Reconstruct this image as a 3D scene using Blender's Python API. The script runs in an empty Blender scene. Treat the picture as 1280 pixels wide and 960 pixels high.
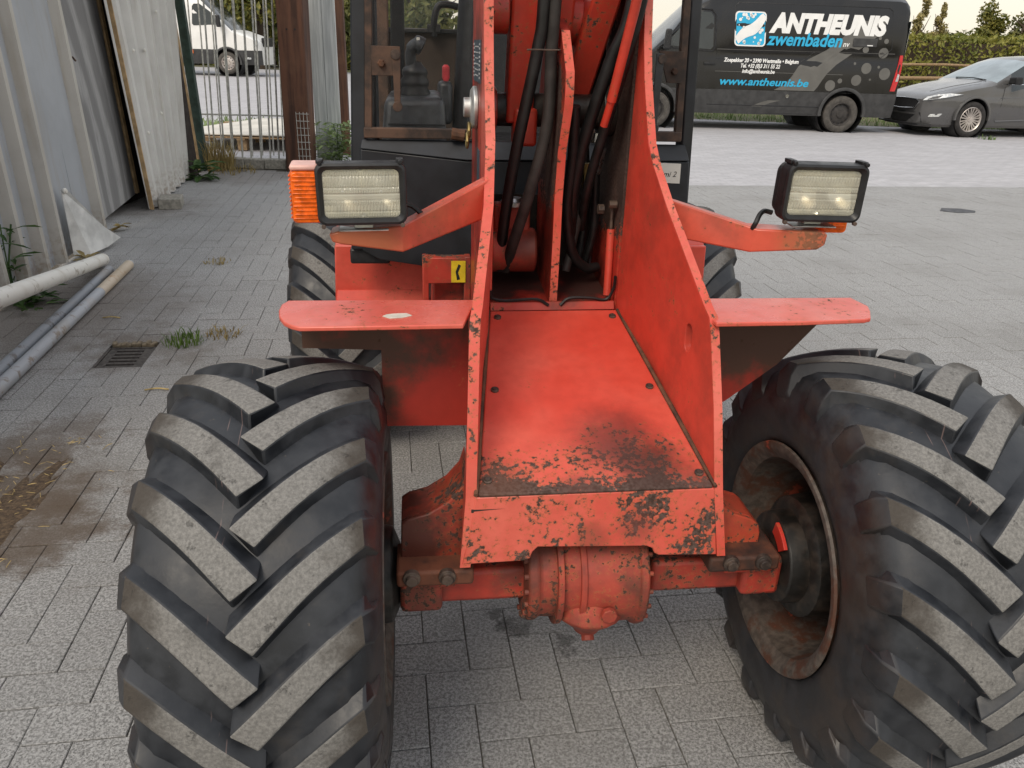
import bpy, bmesh, math, random
from math import sin, cos, pi, radians as R
from mathutils import Vector, Matrix, noise as mnoise
random.seed(7)
S = bpy.context.scene
COL = S.collection

# ------------------------------------------------------------ camera, sky, sun
PITCH, ROLL, CAMH = 0.40852, 0.0326, 1.42156
f_ = Vector((0, cos(PITCH), -sin(PITCH))); r0 = Vector((1, 0, 0)); u0 = Vector((0, sin(PITCH), cos(PITCH)))
r_ = r0 * cos(ROLL) + u0 * sin(ROLL); u_ = -r0 * sin(ROLL) + u0 * cos(ROLL)
cd = bpy.data.cameras.new('camera'); cam = bpy.data.objects.new('camera', cd); COL.objects.link(cam)
cd.sensor_fit = 'HORIZONTAL'; cd.sensor_width = 36; cd.lens = 980 / 1280 * 36
cd.clip_start = 0.02; cd.clip_end = 2000
M4 = Matrix((r_, u_, -f_)).transposed().to_4x4(); M4.translation = (0, 0, CAMH)
cam.matrix_world = M4
S.camera = cam
SUN_EL, SUN_AZ = R(46), R(206)          # azimuth clockwise from +Y: behind the camera, a little left
w = bpy.data.worlds.new('World'); S.world = w; w.use_nodes = True
nt = w.node_tree; nt.nodes.clear()
sky = nt.nodes.new('ShaderNodeTexSky'); sky.sky_type = 'NISHITA'; sky.sun_disc = False
sky.sun_elevation = SUN_EL; sky.sun_rotation = SUN_AZ
sky.air_density = 1.0; sky.dust_density = 1.5; sky.ozone_density = 0.8
# a thin, even layer of bright cloud over that sky
tc = nt.nodes.new('ShaderNodeTexCoord'); cn = nt.nodes.new('ShaderNodeTexNoise'); cn.inputs['Scale'].default_value = 3.0; cn.inputs['Detail'].default_value = 5
nt.links.new(tc.outputs['Generated'], cn.inputs['Vector'])
cr = nt.nodes.new('ShaderNodeMapRange'); cr.inputs['From Min'].default_value = .3; cr.inputs['From Max'].default_value = .7; cr.inputs['To Min'].default_value = .72; cr.inputs['To Max'].default_value = .90
nt.links.new(cn.outputs['Fac'], cr.inputs['Value'])
sx = nt.nodes.new('ShaderNodeSeparateXYZ'); nt.links.new(tc.outputs['Generated'], sx.inputs[0])
el = nt.nodes.new('ShaderNodeMapRange'); el.inputs['From Min'].default_value = 0.0; el.inputs['From Max'].default_value = .45; nt.links.new(sx.outputs['Z'], el.inputs['Value'])
cloud = nt.nodes.new('ShaderNodeMixRGB'); cloud.inputs[1].default_value = (9.4, 8.5, 6.9, 1); cloud.inputs[2].default_value = (8.8, 9.0, 9.3, 1); nt.links.new(el.outputs[0], cloud.inputs[0])
veil = nt.nodes.new('ShaderNodeMixRGB'); nt.links.new(cloud.outputs[0], veil.inputs[2])
bg = nt.nodes.new('ShaderNodeBackground'); bg.inputs['Strength'].default_value = 0.10
wo = nt.nodes.new('ShaderNodeOutputWorld')
nt.links.new(cr.outputs[0], veil.inputs[0]); nt.links.new(sky.outputs[0], veil.inputs[1])
nt.links.new(veil.outputs[0], bg.inputs['Color']); nt.links.new(bg.outputs[0], wo.inputs['Surface'])
sl = bpy.data.lights.new('sun', 'SUN'); sl.energy = 1.5; sl.angle = R(24); sl.color = (1, 0.88, 0.72)
so = bpy.data.objects.new('sun', sl); COL.objects.link(so)
sd = Vector((sin(SUN_AZ) * cos(SUN_EL), cos(SUN_AZ) * cos(SUN_EL), sin(SUN_EL)))
so.rotation_euler = sd.to_track_quat('Z', 'Y').to_euler(); so.location = sd * 50
S.view_settings.view_transform = 'Standard'; S.view_settings.look = 'None'
S.view_settings.exposure = 0.3; S.view_settings.gamma = 1
S.view_settings.use_curve_mapping = False
S.render.engine = 'CYCLES'
S.cycles.max_bounces = 8; S.cycles.transparent_max_bounces = 12

# ------------------------------------------------------------ node helpers
class NT:
    def __init__(s, name, rough=0.6, metal=0.0, base=(0.5, 0.5, 0.5)):
        s.m = bpy.data.materials.new(name); s.m.use_nodes = True
        s.t = s.m.node_tree; s.b = s.t.nodes['Principled BSDF']
        s.b.inputs['Base Color'].default_value = (*base, 1)
        s.b.inputs['Roughness'].default_value = rough; s.b.inputs['Metallic'].default_value = metal
        s._c = {}
    def n(s, k): return s.t.nodes.new(k)
    def l(s, a, b): s.t.links.new(a, b)
    def put(s, v, sock):
        if isinstance(v, (int, float)): sock.default_value = v
        elif isinstance(v, tuple): sock.default_value = (*v, 1) if len(v) == 3 and len(sock.default_value) == 4 else v
        else: s.l(v, sock)
    def obj(s):
        if 'o' not in s._c: s._c['o'] = s.n('ShaderNodeTexCoord').outputs['Object']
        return s._c['o']
    def pos(s):
        if 'p' not in s._c: s._c['p'] = s.n('ShaderNodeNewGeometry').outputs['Position']
        return s._c['p']
    def rnd(s):
        if 'r' not in s._c: s._c['r'] = s.n('ShaderNodeObjectInfo').outputs['Random']
        return s._c['r']
    def xyz(s, co):
        k = s.n('ShaderNodeSeparateXYZ'); s.l(co, k.inputs[0]); return k.outputs
    def scale(s, co, v):
        k = s.n('ShaderNodeMapping'); k.inputs['Scale'].default_value = v; s.l(co, k.inputs[0]); return k.outputs[0]
    def noise(s, sc, det=4, co=None, rough=0.55, dist=0):
        k = s.n('ShaderNodeTexNoise'); s.l(co or s.obj(), k.inputs['Vector'])
        k.inputs['Scale'].default_value = sc; k.inputs['Detail'].default_value = det
        k.inputs['Roughness'].default_value = rough; k.inputs['Distortion'].default_value = dist
        return k.outputs['Fac']
    def voro(s, sc, co=None, feat='F1'):
        k = s.n('ShaderNodeTexVoronoi'); k.feature = feat; s.l(co or s.obj(), k.inputs['Vector']); k.inputs['Scale'].default_value = sc
        return k.outputs['Distance']
    def ss(s, v, a, b, lo=0.0, hi=1.0):
        k = s.n('ShaderNodeMapRange'); k.interpolation_type = 'SMOOTHSTEP'
        s.put(v, k.inputs['Value']); k.inputs['From Min'].default_value = a; k.inputs['From Max'].default_value = b
        k.inputs['To Min'].default_value = lo; k.inputs['To Max'].default_value = hi; return k.outputs[0]
    def lin(s, v, a, b, lo=0.0, hi=1.0):
        o = s.ss(v, a, b, lo, hi); o.node.interpolation_type = 'LINEAR'; return o
    def ma(s, op, a, b=0.0):
        k = s.n('ShaderNodeMath'); k.operation = op; s.put(a, k.inputs[0]); s.put(b, k.inputs[1]); return k.outputs[0]
    def mix(s, fac, a, b, mode='MIX'):
        k = s.n('ShaderNodeMixRGB'); k.blend_type = mode; s.put(fac, k.inputs[0]); s.put(a, k.inputs[1]); s.put(b, k.inputs[2]); return k.outputs[0]
    def dist(s, co, c):
        k = s.n('ShaderNodeVectorMath'); k.operation = 'DISTANCE'; s.l(co, k.inputs[0]); k.inputs[1].default_value = c; return k.outputs['Value']
    def bump(s, h, st=0.3, d=0.002):
        k = s.n('ShaderNodeBump'); k.inputs['Strength'].default_value = st; k.inputs['Distance'].default_value = d
        s.put(h, k.inputs['Height']); s.l(k.outputs[0], s.b.inputs['Normal'])
    def color(s, v): s.put(v, s.b.inputs['Base Color'])
    def rough(s, v): s.put(v, s.b.inputs['Roughness'])
    def metal(s, v): s.put(v, s.b.inputs['Metallic'])

def plain(name, base, rough=0.6, metal=0.0, var=0.25, sc=20, bump=0.0):
    k = NT(name, rough, metal)
    f = k.noise(sc, 5)
    k.color(k.mix(k.ss(f, .3, .7), tuple(c * (1 - var) for c in base), tuple(min(1, c * (1 + var)) for c in base)))
    k.rough(k.ss(k.noise(sc * .7, 3), .3, .7, max(0, rough - .1), min(1, rough + .12)))
    if bump: k.bump(f, bump)
    return k.m

RED = (0.62, 0.060, 0.036); RUST = (0.045, 0.022, 0.014)
def red_paint(name, wear=0.0, fade=0.3, bias=None, dirt=0.0, base=RED, rough=0.36, smudge=(), dirt_bias=None, dirt_col=(0.06, 0.035, 0.024)):
    """weathered red paint: chips to dark rust; bias(k)->socket adds wear where the thing is worn"""
    k = NT(name); o = k.obj()
    nf = k.noise(95, 6, o, .62); nb = k.noise(11, 4, o, .6); nl = k.noise(3.2, 3, o)
    v = k.ma('ADD', k.ma('MULTIPLY', nf, .62), k.ma('MULTIPLY', nb, .38))
    v = k.ma('ADD', v, wear)
    if bias: v = k.ma('ADD', v, bias(k))
    m = k.ss(v, .606, .648)
    halo = k.ss(v, .54, .63)
    c = k.mix(k.ss(nl, .35, .7, .12*fade, fade), base, (0.72, 0.165, 0.115))
    c = k.mix(k.ma('MULTIPLY', k.ss(k.noise(40, 4, o), .3, .75), .25), c, tuple(x * .62 for x in base))
    c = k.mix(k.ma('MULTIPLY', halo, .65), c, (0.42, 0.115, 0.042))
    rc = k.mix(k.ss(k.noise(150, 3, o), .35, .65), RUST, (0.105, 0.068, 0.055))
    c = k.mix(m, c, rc)
    if dirt:
        dn = k.noise(6, 6, o, .65)
        if dirt_bias: dn = k.ma('ADD', dn, dirt_bias(k))
        d = k.ma('MULTIPLY', k.ss(dn, .42, .66), dirt)
        c = k.mix(d, c, dirt_col)
    for (cen, r0, r1, amt, col) in smudge:
        d = k.ma('ADD', k.dist(o, cen), k.ma('MULTIPLY', k.ma('SUBTRACT', k.noise(9, 6, o, .7), .5), r1*1.1))
        c = k.mix(k.ss(d, r0, r1, amt, 0), c, col)
    k.color(c)
    k.rough(k.ma('ADD', k.ma('MULTIPLY', m, .42), k.ss(nb, .3, .7, rough - .05, rough + .12)))
    k.bump(k.ma('SUBTRACT', k.ma('MULTIPLY', nf, .08), m), .35, .0012)
    return k.m

# ------------------------------------------------------------ mesh helpers
class MB:
    def __init__(s): s.v = []; s.f = []; s.mi = []
    def add(s, vs, fs, mi=0):
        b = len(s.v); s.v += [tuple(p) for p in vs]
        for q in fs: s.f.append(tuple(i + b for i in q)); s.mi.append(mi)
        return s
    def box(s, c, d, rot=None, mi=0):
        x, y, z = (q / 2 for q in d)
        vs = [Vector(p) for p in ((-x,-y,-z),(x,-y,-z),(x,y,-z),(-x,y,-z),(-x,-y,z),(x,-y,z),(x,y,z),(-x,y,z))]
        if rot is not None: vs = [rot @ p for p in vs]
        c = Vector(c)
        return s.add([p + c for p in vs], [(0,3,2,1),(4,5,6,7),(0,1,5,4),(1,2,6,5),(2,3,7,6),(3,0,4,7)], mi)
    def hexa(s, b4, t4, mi=0):
        return s.add(list(b4) + list(t4), [(3,2,1,0),(4,5,6,7),(0,1,5,4),(1,2,6,5),(2,3,7,6),(3,0,4,7)], mi)
    def slab(s, pts, off, mi=0):
        """polygon pts (3D) thickened by vector off (or a function pt->pt)"""
        n = len(pts); P = [Vector(p) for p in pts]
        Q = [off(p) for p in P] if callable(off) else [p + Vector(off) for p in P]
        return s.add(P + Q, [tuple(range(n))[::-1], tuple(range(n, 2 * n))] + [(i, (i + 1) % n, n + (i + 1) % n, n + i) for i in range(n)], mi)
    def tube(s, path, r, n=10, mi=0, cap=True, flat=1.0):
        P = [Vector(p) for p in path]; rr = r if isinstance(r, (list, tuple)) else [r] * len(P)
        up = None; rings = []
        for i, p in enumerate(P):
            t = (P[min(i + 1, len(P) - 1)] - P[max(i - 1, 0)]).normalized()
            if up is None: up = t.orthogonal().normalized()
            up = (up - t * up.dot(t)); up = up.normalized() if up.length > 1e-6 else t.orthogonal().normalized()
            sd_ = t.cross(up)
            rings.append([p + (up * cos(a) * flat + sd_ * sin(a)) * rr[i] for a in (2 * pi * j / n for j in range(n))])
        vs = [q for g in rings for q in g]; fs = []
        for i in range(len(P) - 1):
            for j in range(n): fs.append((i*n+j, i*n+(j+1)%n, (i+1)*n+(j+1)%n, (i+1)*n+j))
        if cap: fs += [tuple(range(n))[::-1], tuple(range((len(P)-1)*n, len(P)*n))]
        return s.add(vs, fs, mi)
    def lathe(s, prof, c=(0,0,0), ax='x', n=32, mi=0, a0=0, a1=2*pi, loop=False):
        """prof list of (axial, radius)"""
        full = abs(a1 - a0 - 2*pi) < 1e-6; m = n if full else n + 1
        vs = []; fs = []
        for (a, r) in prof:
            for j in range(m):
                t = a0 + (a1 - a0) * j / n
                p = (a, r*cos(t), r*sin(t)) if ax == 'x' else ((r*cos(t), a, r*sin(t)) if ax == 'y' else (r*cos(t), r*sin(t), a))
                vs.append((p[0]+c[0], p[1]+c[1], p[2]+c[2]))
        k = len(prof)
        for i in range(k if loop else k - 1):
            i2 = (i + 1) % k
            for j in range(n):
                j2 = (j + 1) % m
                fs.append((i*m+j, i*m+j2, i2*m+j2, i2*m+j))
        return s.add(vs, fs, mi)
    def cyl(s, a, b, r, n=16, mi=0): return s.tube([a, b], r, n, mi)
    def xf(s, M): s.v = [tuple(M @ Vector(p)) for p in s.v]; return s

def curve(pts, n=6):
    """Catmull-Rom through pts"""
    P = [Vector(p) for p in pts]; P = [2*P[0]-P[1]] + P + [2*P[-1]-P[-2]]; out = []
    for i in range(1, len(P) - 2):
        for j in range(n):
            t = j / n; a, b, c, d = P[i-1], P[i], P[i+1], P[i+2]
            out.append(0.5*((2*b)+(c-a)*t+(2*a-5*b+4*c-d)*t*t+(3*b-a-3*c+d)*t**3))
    out.append(P[-2]); return out

def mesh(name, mb, mats, smooth=35):
    me = bpy.data.meshes.new(name); me.from_pydata(mb.v, [], mb.f)
    for m in (mats if isinstance(mats, (list, tuple)) else [mats]): me.materials.append(m)
    if max(mb.mi, default=0): me.polygons.foreach_set('material_index', mb.mi)
    bm = bmesh.new(); bm.from_mesh(me); bmesh.ops.recalc_face_normals(bm, faces=bm.faces); bm.to_mesh(me); bm.free()
    if smooth:
        me.shade_smooth(); me.set_sharp_from_angle(angle=R(smooth))
    me.update(); return me
def link(name, me, parent=None, loc=None, rot=None):
    o = bpy.data.objects.new(name, me); COL.objects.link(o)
    if parent is not None: o.parent = parent
    if loc is not None: o.location = loc
    if rot is not None: o.rotation_euler = rot
    return o
def obj(name, mb, mats, parent=None, bevel=0, smooth=35, seg=2, loc=None, rot=None):
    o = link(name, mesh(name, mb, mats, smooth), parent, loc, rot)
    if bevel:
        b = o.modifiers.new('bevel', 'BEVEL'); b.width = bevel; b.segments = seg; b.limit_method = 'ANGLE'; b.angle_limit = R(35)
        b.use_clamp_overlap = True; b.harden_normals = False
    return o
def tag(o, label=None, cat=None, group=None, kind=None):
    if label: o['label'] = label
    if cat: o['category'] = cat
    if group: o['group'] = group
    if kind: o['kind'] = kind
    return o
def empty(name, loc, rz=0, label=None, cat=None, group=None):
    o = bpy.data.objects.new(name, None); COL.objects.link(o); o.location = loc; o.rotation_euler = (0, 0, rz)
    o.empty_display_size = .1
    return tag(o, label, cat, group)
def boolcut(o, cut_mb, slot_mat=None):
    c = link('cutter', mesh('cutter', cut_mb, slot_mat or o.data.materials[0], 0))
    par = o.parent; o.parent = None
    mod = o.modifiers.new('cut', 'BOOLEAN'); mod.object = c; mod.operation = 'DIFFERENCE'; mod.solver = 'EXACT'
    dg = bpy.context.evaluated_depsgraph_get(); dg.update()
    me = bpy.data.meshes.new_from_object(o.evaluated_get(dg))
    o.modifiers.clear(); o.data = me; o.parent = par
    bpy.data.objects.remove(c)
    me.shade_smooth(); me.set_sharp_from_angle(angle=R(35))
    return o
def interp(x, pts):
    if x <= pts[0][0]:
        pts = pts[:2]
    elif x >= pts[-1][0]: pts = pts[-2:]
    for (a, fa), (b, fb) in zip(pts, pts[1:]):
        if x <= b or (b, fb) == pts[-1]:
            return fa + (fb - fa) * (x - a) / (b - a)
_txt = {}
def text_mb(body, size, shear=0.0, bold=0.0, align='LEFT', depth=0.0):
    c = bpy.data.curves.new('text', 'FONT'); c.body = body; c.size = size; c.shear = shear; c.offset = bold
    c.align_x = align; c.resolution_u = 3; c.extrude = depth
    o = bpy.data.objects.new('text', c); COL.objects.link(o)
    dg = bpy.context.evaluated_depsgraph_get(); dg.update()
    me = bpy.data.meshes.new_from_object(o.evaluated_get(dg))
    mb = MB(); mb.add([v.co.copy() for v in me.vertices], [tuple(p.vertices) for p in me.polygons])
    bpy.data.objects.remove(o); bpy.data.curves.remove(c); bpy.data.meshes.remove(me)
    return mb

# ------------------------------------------------------------ loader materials
M = {}
M['red'] = red_paint('red_paint', 0.0, .6)
M['fender_red'] = red_paint('sky_sheen_fender_paint', .0, .95, rough=.27, base=(.66, .095, .065))  # paler red paints in the sky's sheen on the fender tops
M['red_clean'] = red_paint('red_paint_clean', -.05, .3)
M['red_deep'] = red_paint('red_paint_deep', -.03, .12, dirt=.35)
M['red_grime'] = red_paint('red_paint_grimy', .03, .1, dirt=.95)
M['red_edge'] = red_paint('red_paint_edge', .05, .9)
def _pan(k):
    x, y, z = k.xyz(k.obj())
    a = k.ss(y, -.12, .12, .115, -.03)
    b = k.ss(k.dist(k.obj(), (.055, .0, .68)), .02, .16, .11, 0)
    c = k.ss(k.dist(k.obj(), (-.20, -.07, .67)), .02, .11, .10, 0)
    e = k.ss(y, -.115, -.07, .14, 0)
    return k.ma('ADD', k.ma('ADD', a, b), k.ma('ADD', c, e))
M['red_panel'] = red_paint('red_paint_floor_panel', -.03, .6, _pan, smudge=(((.04,.02,.69), .02, .14, .75, (.10,.028,.022)), ((.10,-.05,.68), .02, .11, .8, (.05,.022,.016)), ((-.2,-.08,.67), .01, .10, .6, (.12,.05,.03)), ((.18,-.09,.67), .01, .07, .6, (.10,.04,.03)), ((-.05,-.11,.67), .01, .06, .6, (.10,.04,.03))))
def _bar(k):
    x, y, z = k.xyz(k.obj())
    a = k.ss(z, .53, .60, .075, .03)
    b = k.ss(k.dist(k.obj(), (.215, -.1, .62)), .01, .06, .12, 0)
    c = k.ss(k.dist(k.obj(), (.07, -.1, .63)), .01, .09, .07, 0)
    return k.ma('ADD', a, k.ma('ADD', b, c))
M['bracket_dark'] = red_paint('red_paint_burnt_bracket', .05, .0, lambda k: k.ss(k.noise(7, 3), .4, .65, -.02, .10), dirt=.85, base=(.42,.055,.03), dirt_bias=lambda k: k.ss(k.xyz(k.obj())[0], -.36, -.27, .12, -.06), dirt_col=(.035,.020,.015))
M['oily_floor'] = red_paint('red_paint_oily_floor', .0, .0, None, dirt=.93, base=(.40,.035,.022), rough=.4, dirt_bias=lambda k: k.ss(k.xyz(k.obj())[1], .48, .60, .0, .16), dirt_col=(.026,.021,.018))
M['bracket_worn'] = red_paint('red_paint_worn_bracket', .03, .2, lambda k: k.ss(k.noise(7, 3), .4, .65, -.02, .09), dirt=.6, base=(.52,.07,.035))
M['red_bar'] = red_paint('red_paint_front_plate', .028, .8, _bar, smudge=(((.06,-.12,.60), .01, .06, .5, (.16,.04,.03)), ((-.03,-.12,.58), .01, .05, .5, (.16,.05,.03))))
def _axle(k): return k.ss(k.noise(5, 3), .4, .65, -.02, .10)
M['red_axle'] = red_paint('red_paint_axle', .02, .0, _axle, dirt=.7, base=(.46, .045, .026), rough=.55)
M['red_cast'] = red_paint('red_paint_casting', .02, .0, _axle, dirt=.8, base=(.40, .055, .032), rough=.6, dirt_bias=lambda k: .045, dirt_col=(.07,.030,.019))
M['skirt'] = red_paint('red_paint_muddy_shaded_skirt', .0, .0, None, dirt=.97, base=(.40,.035,.022), rough=.55, dirt_bias=lambda k: k.ma('ADD', k.ss(k.xyz(k.obj())[2], .78, .88, .0, .16), k.ss(k.xyz(k.obj())[0], -.1, .1, .0, .05)), dirt_col=(.070,.038,.024))  # real mud, plus the fender's shade painted in towards the top
def _tow(k):
    a = k.ss(k.dist(k.obj(), (.15, .60, 1.24)), .14, .30, .45, 0)
    return k.ma('ADD', a, k.ss(k.dist(k.obj(), (-.1, .6, .85)), .03, .2, .1, 0))
M['red_tower'] = red_paint('red_paint_greasy', .0, .05, _tow, dirt=.75, base=(.46, .036, .022), dirt_bias=lambda k: .02, dirt_col=(.022,.014,.011))
M['bracket_red'] = red_paint('red_paint_rusted_bracket', -.01, .4, lambda k: k.ss(k.dist(k.scale(k.obj(), (1, 1, 2.2)), (.41, .11, 2.40)), .01, .09, .12, 0), base=(.60, .085, .045), dirt=.35, smudge=(((-.44,.10,1.09), .02, .11, .75, (.34,.13,.055)), ((.40,.10,1.09), .02, .07, .6, (.34,.13,.055)), ((-.30,.15,1.14), .01, .06, .35, (.40,.16,.07))))
def grease():
    k = NT('black_grease'); f = k.noise(30, 5)
    k.color(k.mix(k.ss(f, .4, .7), (.010, .009, .008), (.035, .026, .02))); k.rough(k.ss(k.noise(14, 3), .3, .7, .3, .7)); k.bump(f, .5, .003); return k.m
M['grease'] = grease()
def rusty(name, a=(.05, .026, .016), b=(.16, .07, .035), sc=30, rough=.8):
    k = NT(name); f = k.noise(sc, 6, rough=.65); g = k.noise(sc * .2, 3)
    k.color(k.mix(k.ss(k.ma('ADD', k.ma('MULTIPLY', f, .5), k.ma('MULTIPLY', g, .5)), .4, .62), a, b)); k.rough(rough); k.bump(f, .4, .0015); return k.m
M['rust'] = rusty('rusty_steel'); M['rust_brown'] = rusty('brown_rusted_frame', (.030, .022, .018), (.11, .062, .04), 24, .75)
M['rust_cast'] = rusty('rusted_casting', (.028, .016, .012), (.17, .055, .026), 14, .7)
M['bolt'] = rusty('bolt_steel', (.03, .02, .016), (.11, .075, .055), 60, .6)
M['black_plate'] = plain('black_painted_sheet', (.013, .015, .019), .48, 0, .4, 12)
M['black_plastic'] = plain('black_plastic', (.012, .0125, .014), .5, 0, .3, 40, .15)
M['grey_plastic'] = plain('dark_grey_plastic', (.036, .039, .043), .40, 0, .3, 30, .15)
M['cab_brown'] = plain('brown_cab_lining', (.040, .027, .019), .8, 0, .3, 8)
M['steel'] = plain('bright_steel', (.55, .55, .56), .28, 1, .15, 40)
M['zinc'] = plain('zinc_plate', (.55, .55, .53), .42, .85, .25, 30)
M['brass'] = plain('brass', (.36, .27, .11), .4, .9, .25, 40)
M['yellow'] = plain('yellow_sticker', (.72, .50, .02), .5, 0, .15, 30)
M['black_ink'] = plain('black_ink', (.012, .012, .012), .6)
M['white_label'] = plain('white_label', (.68, .66, .60), .6, 0, .06, 12)
M['sticker_blue'] = plain('slate_type_plate', (.045, .065, .085), .5, 0, .25, 60)
M['sticker_ink'] = plain('pale_print', (.45, .45, .45), .6)
M['hose'] = plain('black_rubber_hose', (.008, .0078, .008), .5, 0, .4, 40, .2)
M['hose_worn'] = plain('dusty_rubber_hose', (.024, .021, .019), .7, 0, .35, 30, .2)
M['paint_scrape'] = plain('bare_filler_spot', (.62, .58, .5), .7, 0, .15, 60)
def rubber():
    k = NT('tyre_rubber'); o = k.obj(); f = k.noise(22, 5, o); g = k.noise(140, 3, o)
    x, y, z = k.xyz(o); ax = k.ma('ABSOLUTE', x)
    side = k.ma('MULTIPLY', k.ss(ax, .16, .195), k.ss(k.noise(7, 5, o, .7), .40, .64, .12, .75))
    c = k.mix(k.ss(f, .3, .72), (.010, .0115, .015), (.030, .033, .039))
    c = k.mix(side, c, (.045, .032, .025))
    # scuffs and dried mud specks in the grooves
    sp = k.ma('MULTIPLY', k.ss(k.noise(60, 6, o, .7), .66, .72), .55)
    c = k.mix(sp, c, (.13, .105, .08))
    for x0, sc in ((-.052, 9), (-.040, 13), (-.030, 15)):      # thin pale moulding marks and scratches round the crown
        ln = k.ma('MULTIPLY', k.ss(k.ma('ABSOLUTE', k.ma('SUBTRACT', x, x0)), .0004, .0010, 1, 0), k.ss(k.noise(sc, 2, o), .52, .58, 0, .4))
        c = k.mix(ln, c, (.30, .20, .18))
    md = k.ma('MULTIPLY', k.ss(k.noise(4.5, 6, o, .7), .54, .7), .35); c = k.mix(md, c, (.075, .062, .05))
    k.color(c); k.rough(k.ss(f, .3, .7, .36, .62)); k.bump(k.ma('ADD', k.ma('MULTIPLY', f, .6), k.ma('MULTIPLY', g, .4)), .25, .002); return k.m
def tread_top():
    k = NT('worn_tread_rubber'); o = k.obj(); g = k.noise(190, 5, o, .7); f = k.noise(16, 4, o)
    x, y, z = k.xyz(o); ax = k.ma('ABSOLUTE', x)
    c = k.mix(k.ss(g, .32, .7), (.135, .130, .122), (.238, .229, .214))
    c = k.mix(k.ma('MULTIPLY', k.ss(k.ma('ADD', ax, k.ma('MULTIPLY', f, .12)), .155, .225), .92), c, (.045, .036, .028))
    c = k.mix(k.ma('MULTIPLY', k.ss(f, .56, .7), .45), c, (.05, .045, .04))
    nk = k.ss(k.noise(34, 6, o, .75), .60, .66); c = k.mix(k.ma('MULTIPLY', nk, .5), c, (.045,.043,.04))      # small nicks and embedded grit
    k.color(c); k.rough(.88); k.bump(k.ma('SUBTRACT', g, k.ma('MULTIPLY', nk, 1.5)), .6, .0025); return k.m
M['rubber'] = rubber(); M['tread'] = tread_top()
def rimmat():
    k = NT('rusty_wheel_rim'); o = k.obj(); f = k.noise(14, 6, o, .65); g = k.noise(60, 4, o)
    c = k.mix(k.ss(g, .3, .7), (.060, .048, .040), (.125, .10, .083))
    c = k.mix(k.ss(f, .47, .6), c, (.085, .035, .02)); c = k.mix(k.ss(f, .62, .68), c, (.30, .06, .03))
    k.color(c); k.rough(.7); k.bump(f, .5, .003); return k.m
M['rim'] = rimmat()
def lensglass(name, col, alpha, ridges):
    k = NT(name, .12); k.b.inputs['Transmission Weight'].default_value = 0
    k.color(col); k.b.inputs['Alpha'].default_value = alpha
    return k.m
M['lens'] = lensglass('lamp_lens_glass', (.66, .64, .53), .58, 1)
M['orange'] = plain('orange_lens', (.80, .13, .008), .22, 0, .3, 70)
M['orange_top'] = plain('sun_bleached_orange', (.72, .42, .36), .45, 0, .15, 30)
def reflector():
    k = NT('lamp_reflector', .16, 1.0, (.78, .74, .60)); f = k.noise(30, 4)
    k.color(k.mix(k.ss(f, .45, .7), (.80, .76, .60), (.62, .55, .38))); k.rough(k.ss(f, .3, .7, .10, .4)); return k.m
M['reflector'] = reflector()
def glass(name, tintc=(.75, .82, .82), alpha=.12, rough=.03):
    k = NT(name, rough); k.color(tuple(c * .2 for c in tintc)); k.b.inputs['Alpha'].default_value = alpha
    k.b.inputs['Specular IOR Level'].default_value = .6; return k.m
M['cab_glass'] = glass('cab_glass', alpha=.025)
M['red_handle'] = plain('red_plastic_knob', (.62, .06, .07), .4)

# ------------------------------------------------------------ the wheel loader (local: x right, y to the rear, z up; front axle at 0,0)
LX, LY, LYAW = 0.16943, 1.35419, 0.12801
L = empty('wheel_loader', (LX, LY, 0), LYAW, 'worn red wheel loader with big lugged tyres standing on the grey pavers', 'wheel loader')
TR, TZ = 0.445, 0.43

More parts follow.
